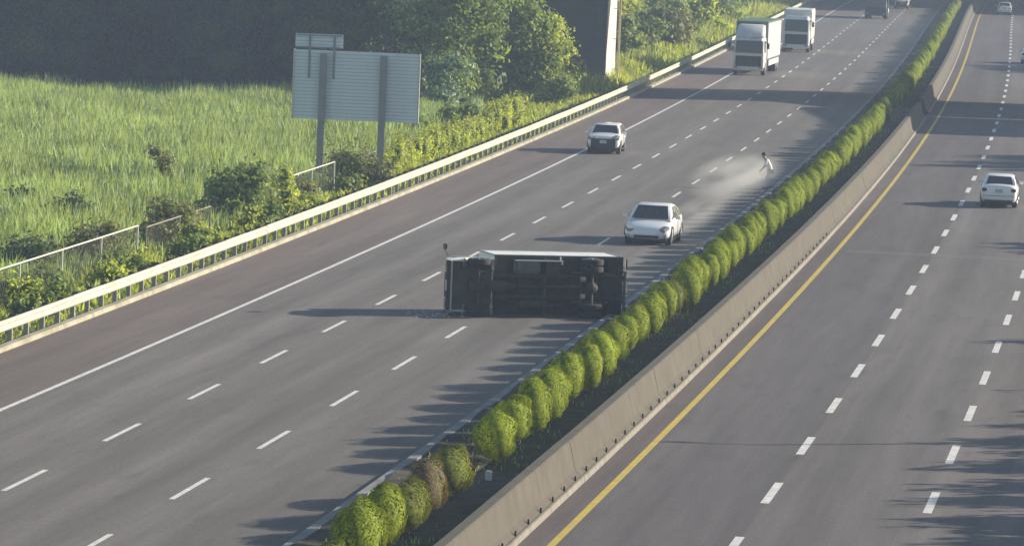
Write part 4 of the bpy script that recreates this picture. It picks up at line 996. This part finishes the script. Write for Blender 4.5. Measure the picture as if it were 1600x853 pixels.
me = bpy.data.meshes.new('hair'); bm.to_mesh(me); bm.free(); me.materials.append(MT['hair']); me.shade_smooth(); ob('hair', me, pe)
build_s(MB().lathe([(.004, 0), (.012, -.02), (.014, -.035), (.004, -.042)], hd+Vector((.098, 0, .0)), 'Z', 8), 'nose', MT['skin'], pe)
for sd in (1, -1):
    build_s(MB().lathe([(.003, -.006), (.010, 0), (.003, .006)], hd+Vector((.088, sd*.032, .012)), 'X', 8), 'eye', MT['hair'], pe)
    build_s(MB().box(hd+Vector((.0, sd*.093, -.01)), (.03, .014, .055), .006), 'ear', MT['skin'], pe)
MB().box(hd+Vector((.093, 0, -.055)), (.008, .045, .009), .003).build('mouth', mat('lips', (.3, .12, .1), .5), pe)

# ------------------------------------------------------------------ tyre smoke and haze
def volume_mat(name, col, dens, noise=None):
    m = bpy.data.materials.new(name); m.use_nodes = True; N = m.node_tree.nodes; L = m.node_tree.links; N.remove(N['Principled BSDF'])
    v = N.new('ShaderNodeVolumePrincipled'); v.inputs['Color'].default_value = (*col, 1); v.inputs['Density'].default_value = dens; v.inputs['Anisotropy'].default_value = .1
    L.new(v.outputs[0], N['Material Output'].inputs['Volume'])
    if noise:
        tc = N.new('ShaderNodeTexCoord'); n = N.new('ShaderNodeTexNoise'); n.inputs['Scale'].default_value = noise; n.inputs['Detail'].default_value = 4; L.new(tc.outputs['Object'], n.inputs['Vector'])
        ln = N.new('ShaderNodeVectorMath'); ln.operation = 'LENGTH'; L.new(tc.outputs['Object'], ln.inputs[0])
        f = N.new('ShaderNodeMapRange'); f.inputs['From Min'].default_value = .95; f.inputs['From Max'].default_value = .0; L.new(ln.outputs['Value'], f.inputs['Value'])
        r = N.new('ShaderNodeMapRange'); r.inputs['From Min'].default_value = .38; r.inputs['From Max'].default_value = .68; L.new(n.outputs['Fac'], r.inputs['Value'])
        a = N.new('ShaderNodeMath'); a.operation = 'MULTIPLY'; L.new(f.outputs[0], a.inputs[0]); L.new(r.outputs[0], a.inputs[1])
        b = N.new('ShaderNodeMath'); b.operation = 'MULTIPLY'; L.new(a.outputs[0], b.inputs[0]); b.inputs[1].default_value = dens; L.new(b.outputs[0], v.inputs['Density'])
    return m
def puff(name, s_, off, z, R, dens, label, seed):
    bm = bmesh.new(); bmesh.ops.create_icosphere(bm, subdivisions=3, radius=1); v = np.array([x.co[:] for x in bm.verts]); k = lump(v, seed, 2, .12)
    for q, x in enumerate(bm.verts): x.co = x.co*float(k[q])
    me = bpy.data.meshes.new(name); bm.to_mesh(me); bm.free(); me.materials.append(volume_mat('smoke', (.95, .94, .93), dens, 1.1))
    o = ob(name, me, None, rp(s_, off, z)); o.scale = R; o.rotation_euler = (0, 0, rz_along(s_)); tag(o, label, 'smoke', None, 'stuff'); return o
puff('tyre_smoke', 163, 6.0, .7, (16, 2.2, .9), .22, 'pale cloud of tyre smoke drifting over the inner lane by the person', 3)
puff('tyre_smoke', 140, 6.3, .5, (13, 1.2, .55), .18, 'thin trail of tyre smoke just behind the swerving white car', 5)

puff('tyre_smoke', 169, 6.0, .55, (9, 1.3, .75), .26, 'densest white puff of tyre smoke just left of the person', 8)

x0, x1, y0, y1, z0, z1 = -160, 200, -30, 820, -3.1, 19
hv = [(x, y, z) for z in (z0, z1) for (x, y) in ((x0, y0), (x1, y0), (x1, y1), (x0, y1))]
hm = bpy.data.materials.new('haze_air'); hm.use_nodes = True; N = hm.node_tree.nodes; N.remove(N['Principled BSDF'])
v = N.new('ShaderNodeVolumePrincipled'); v.inputs['Color'].default_value = (.56, .71, 1.0, 1); v.inputs['Density'].default_value = HAZE; v.inputs['Anisotropy'].default_value = .0
hm.node_tree.links.new(v.outputs[0], N['Material Output'].inputs['Volume'])
hz = ob('haze', mesh('haze', hv, [(3, 2, 1, 0), (4, 5, 6, 7), (0, 1, 5, 4), (1, 2, 6, 5), (2, 3, 7, 6), (3, 0, 4, 7)], hm)); tag(hz, kind='stuff')
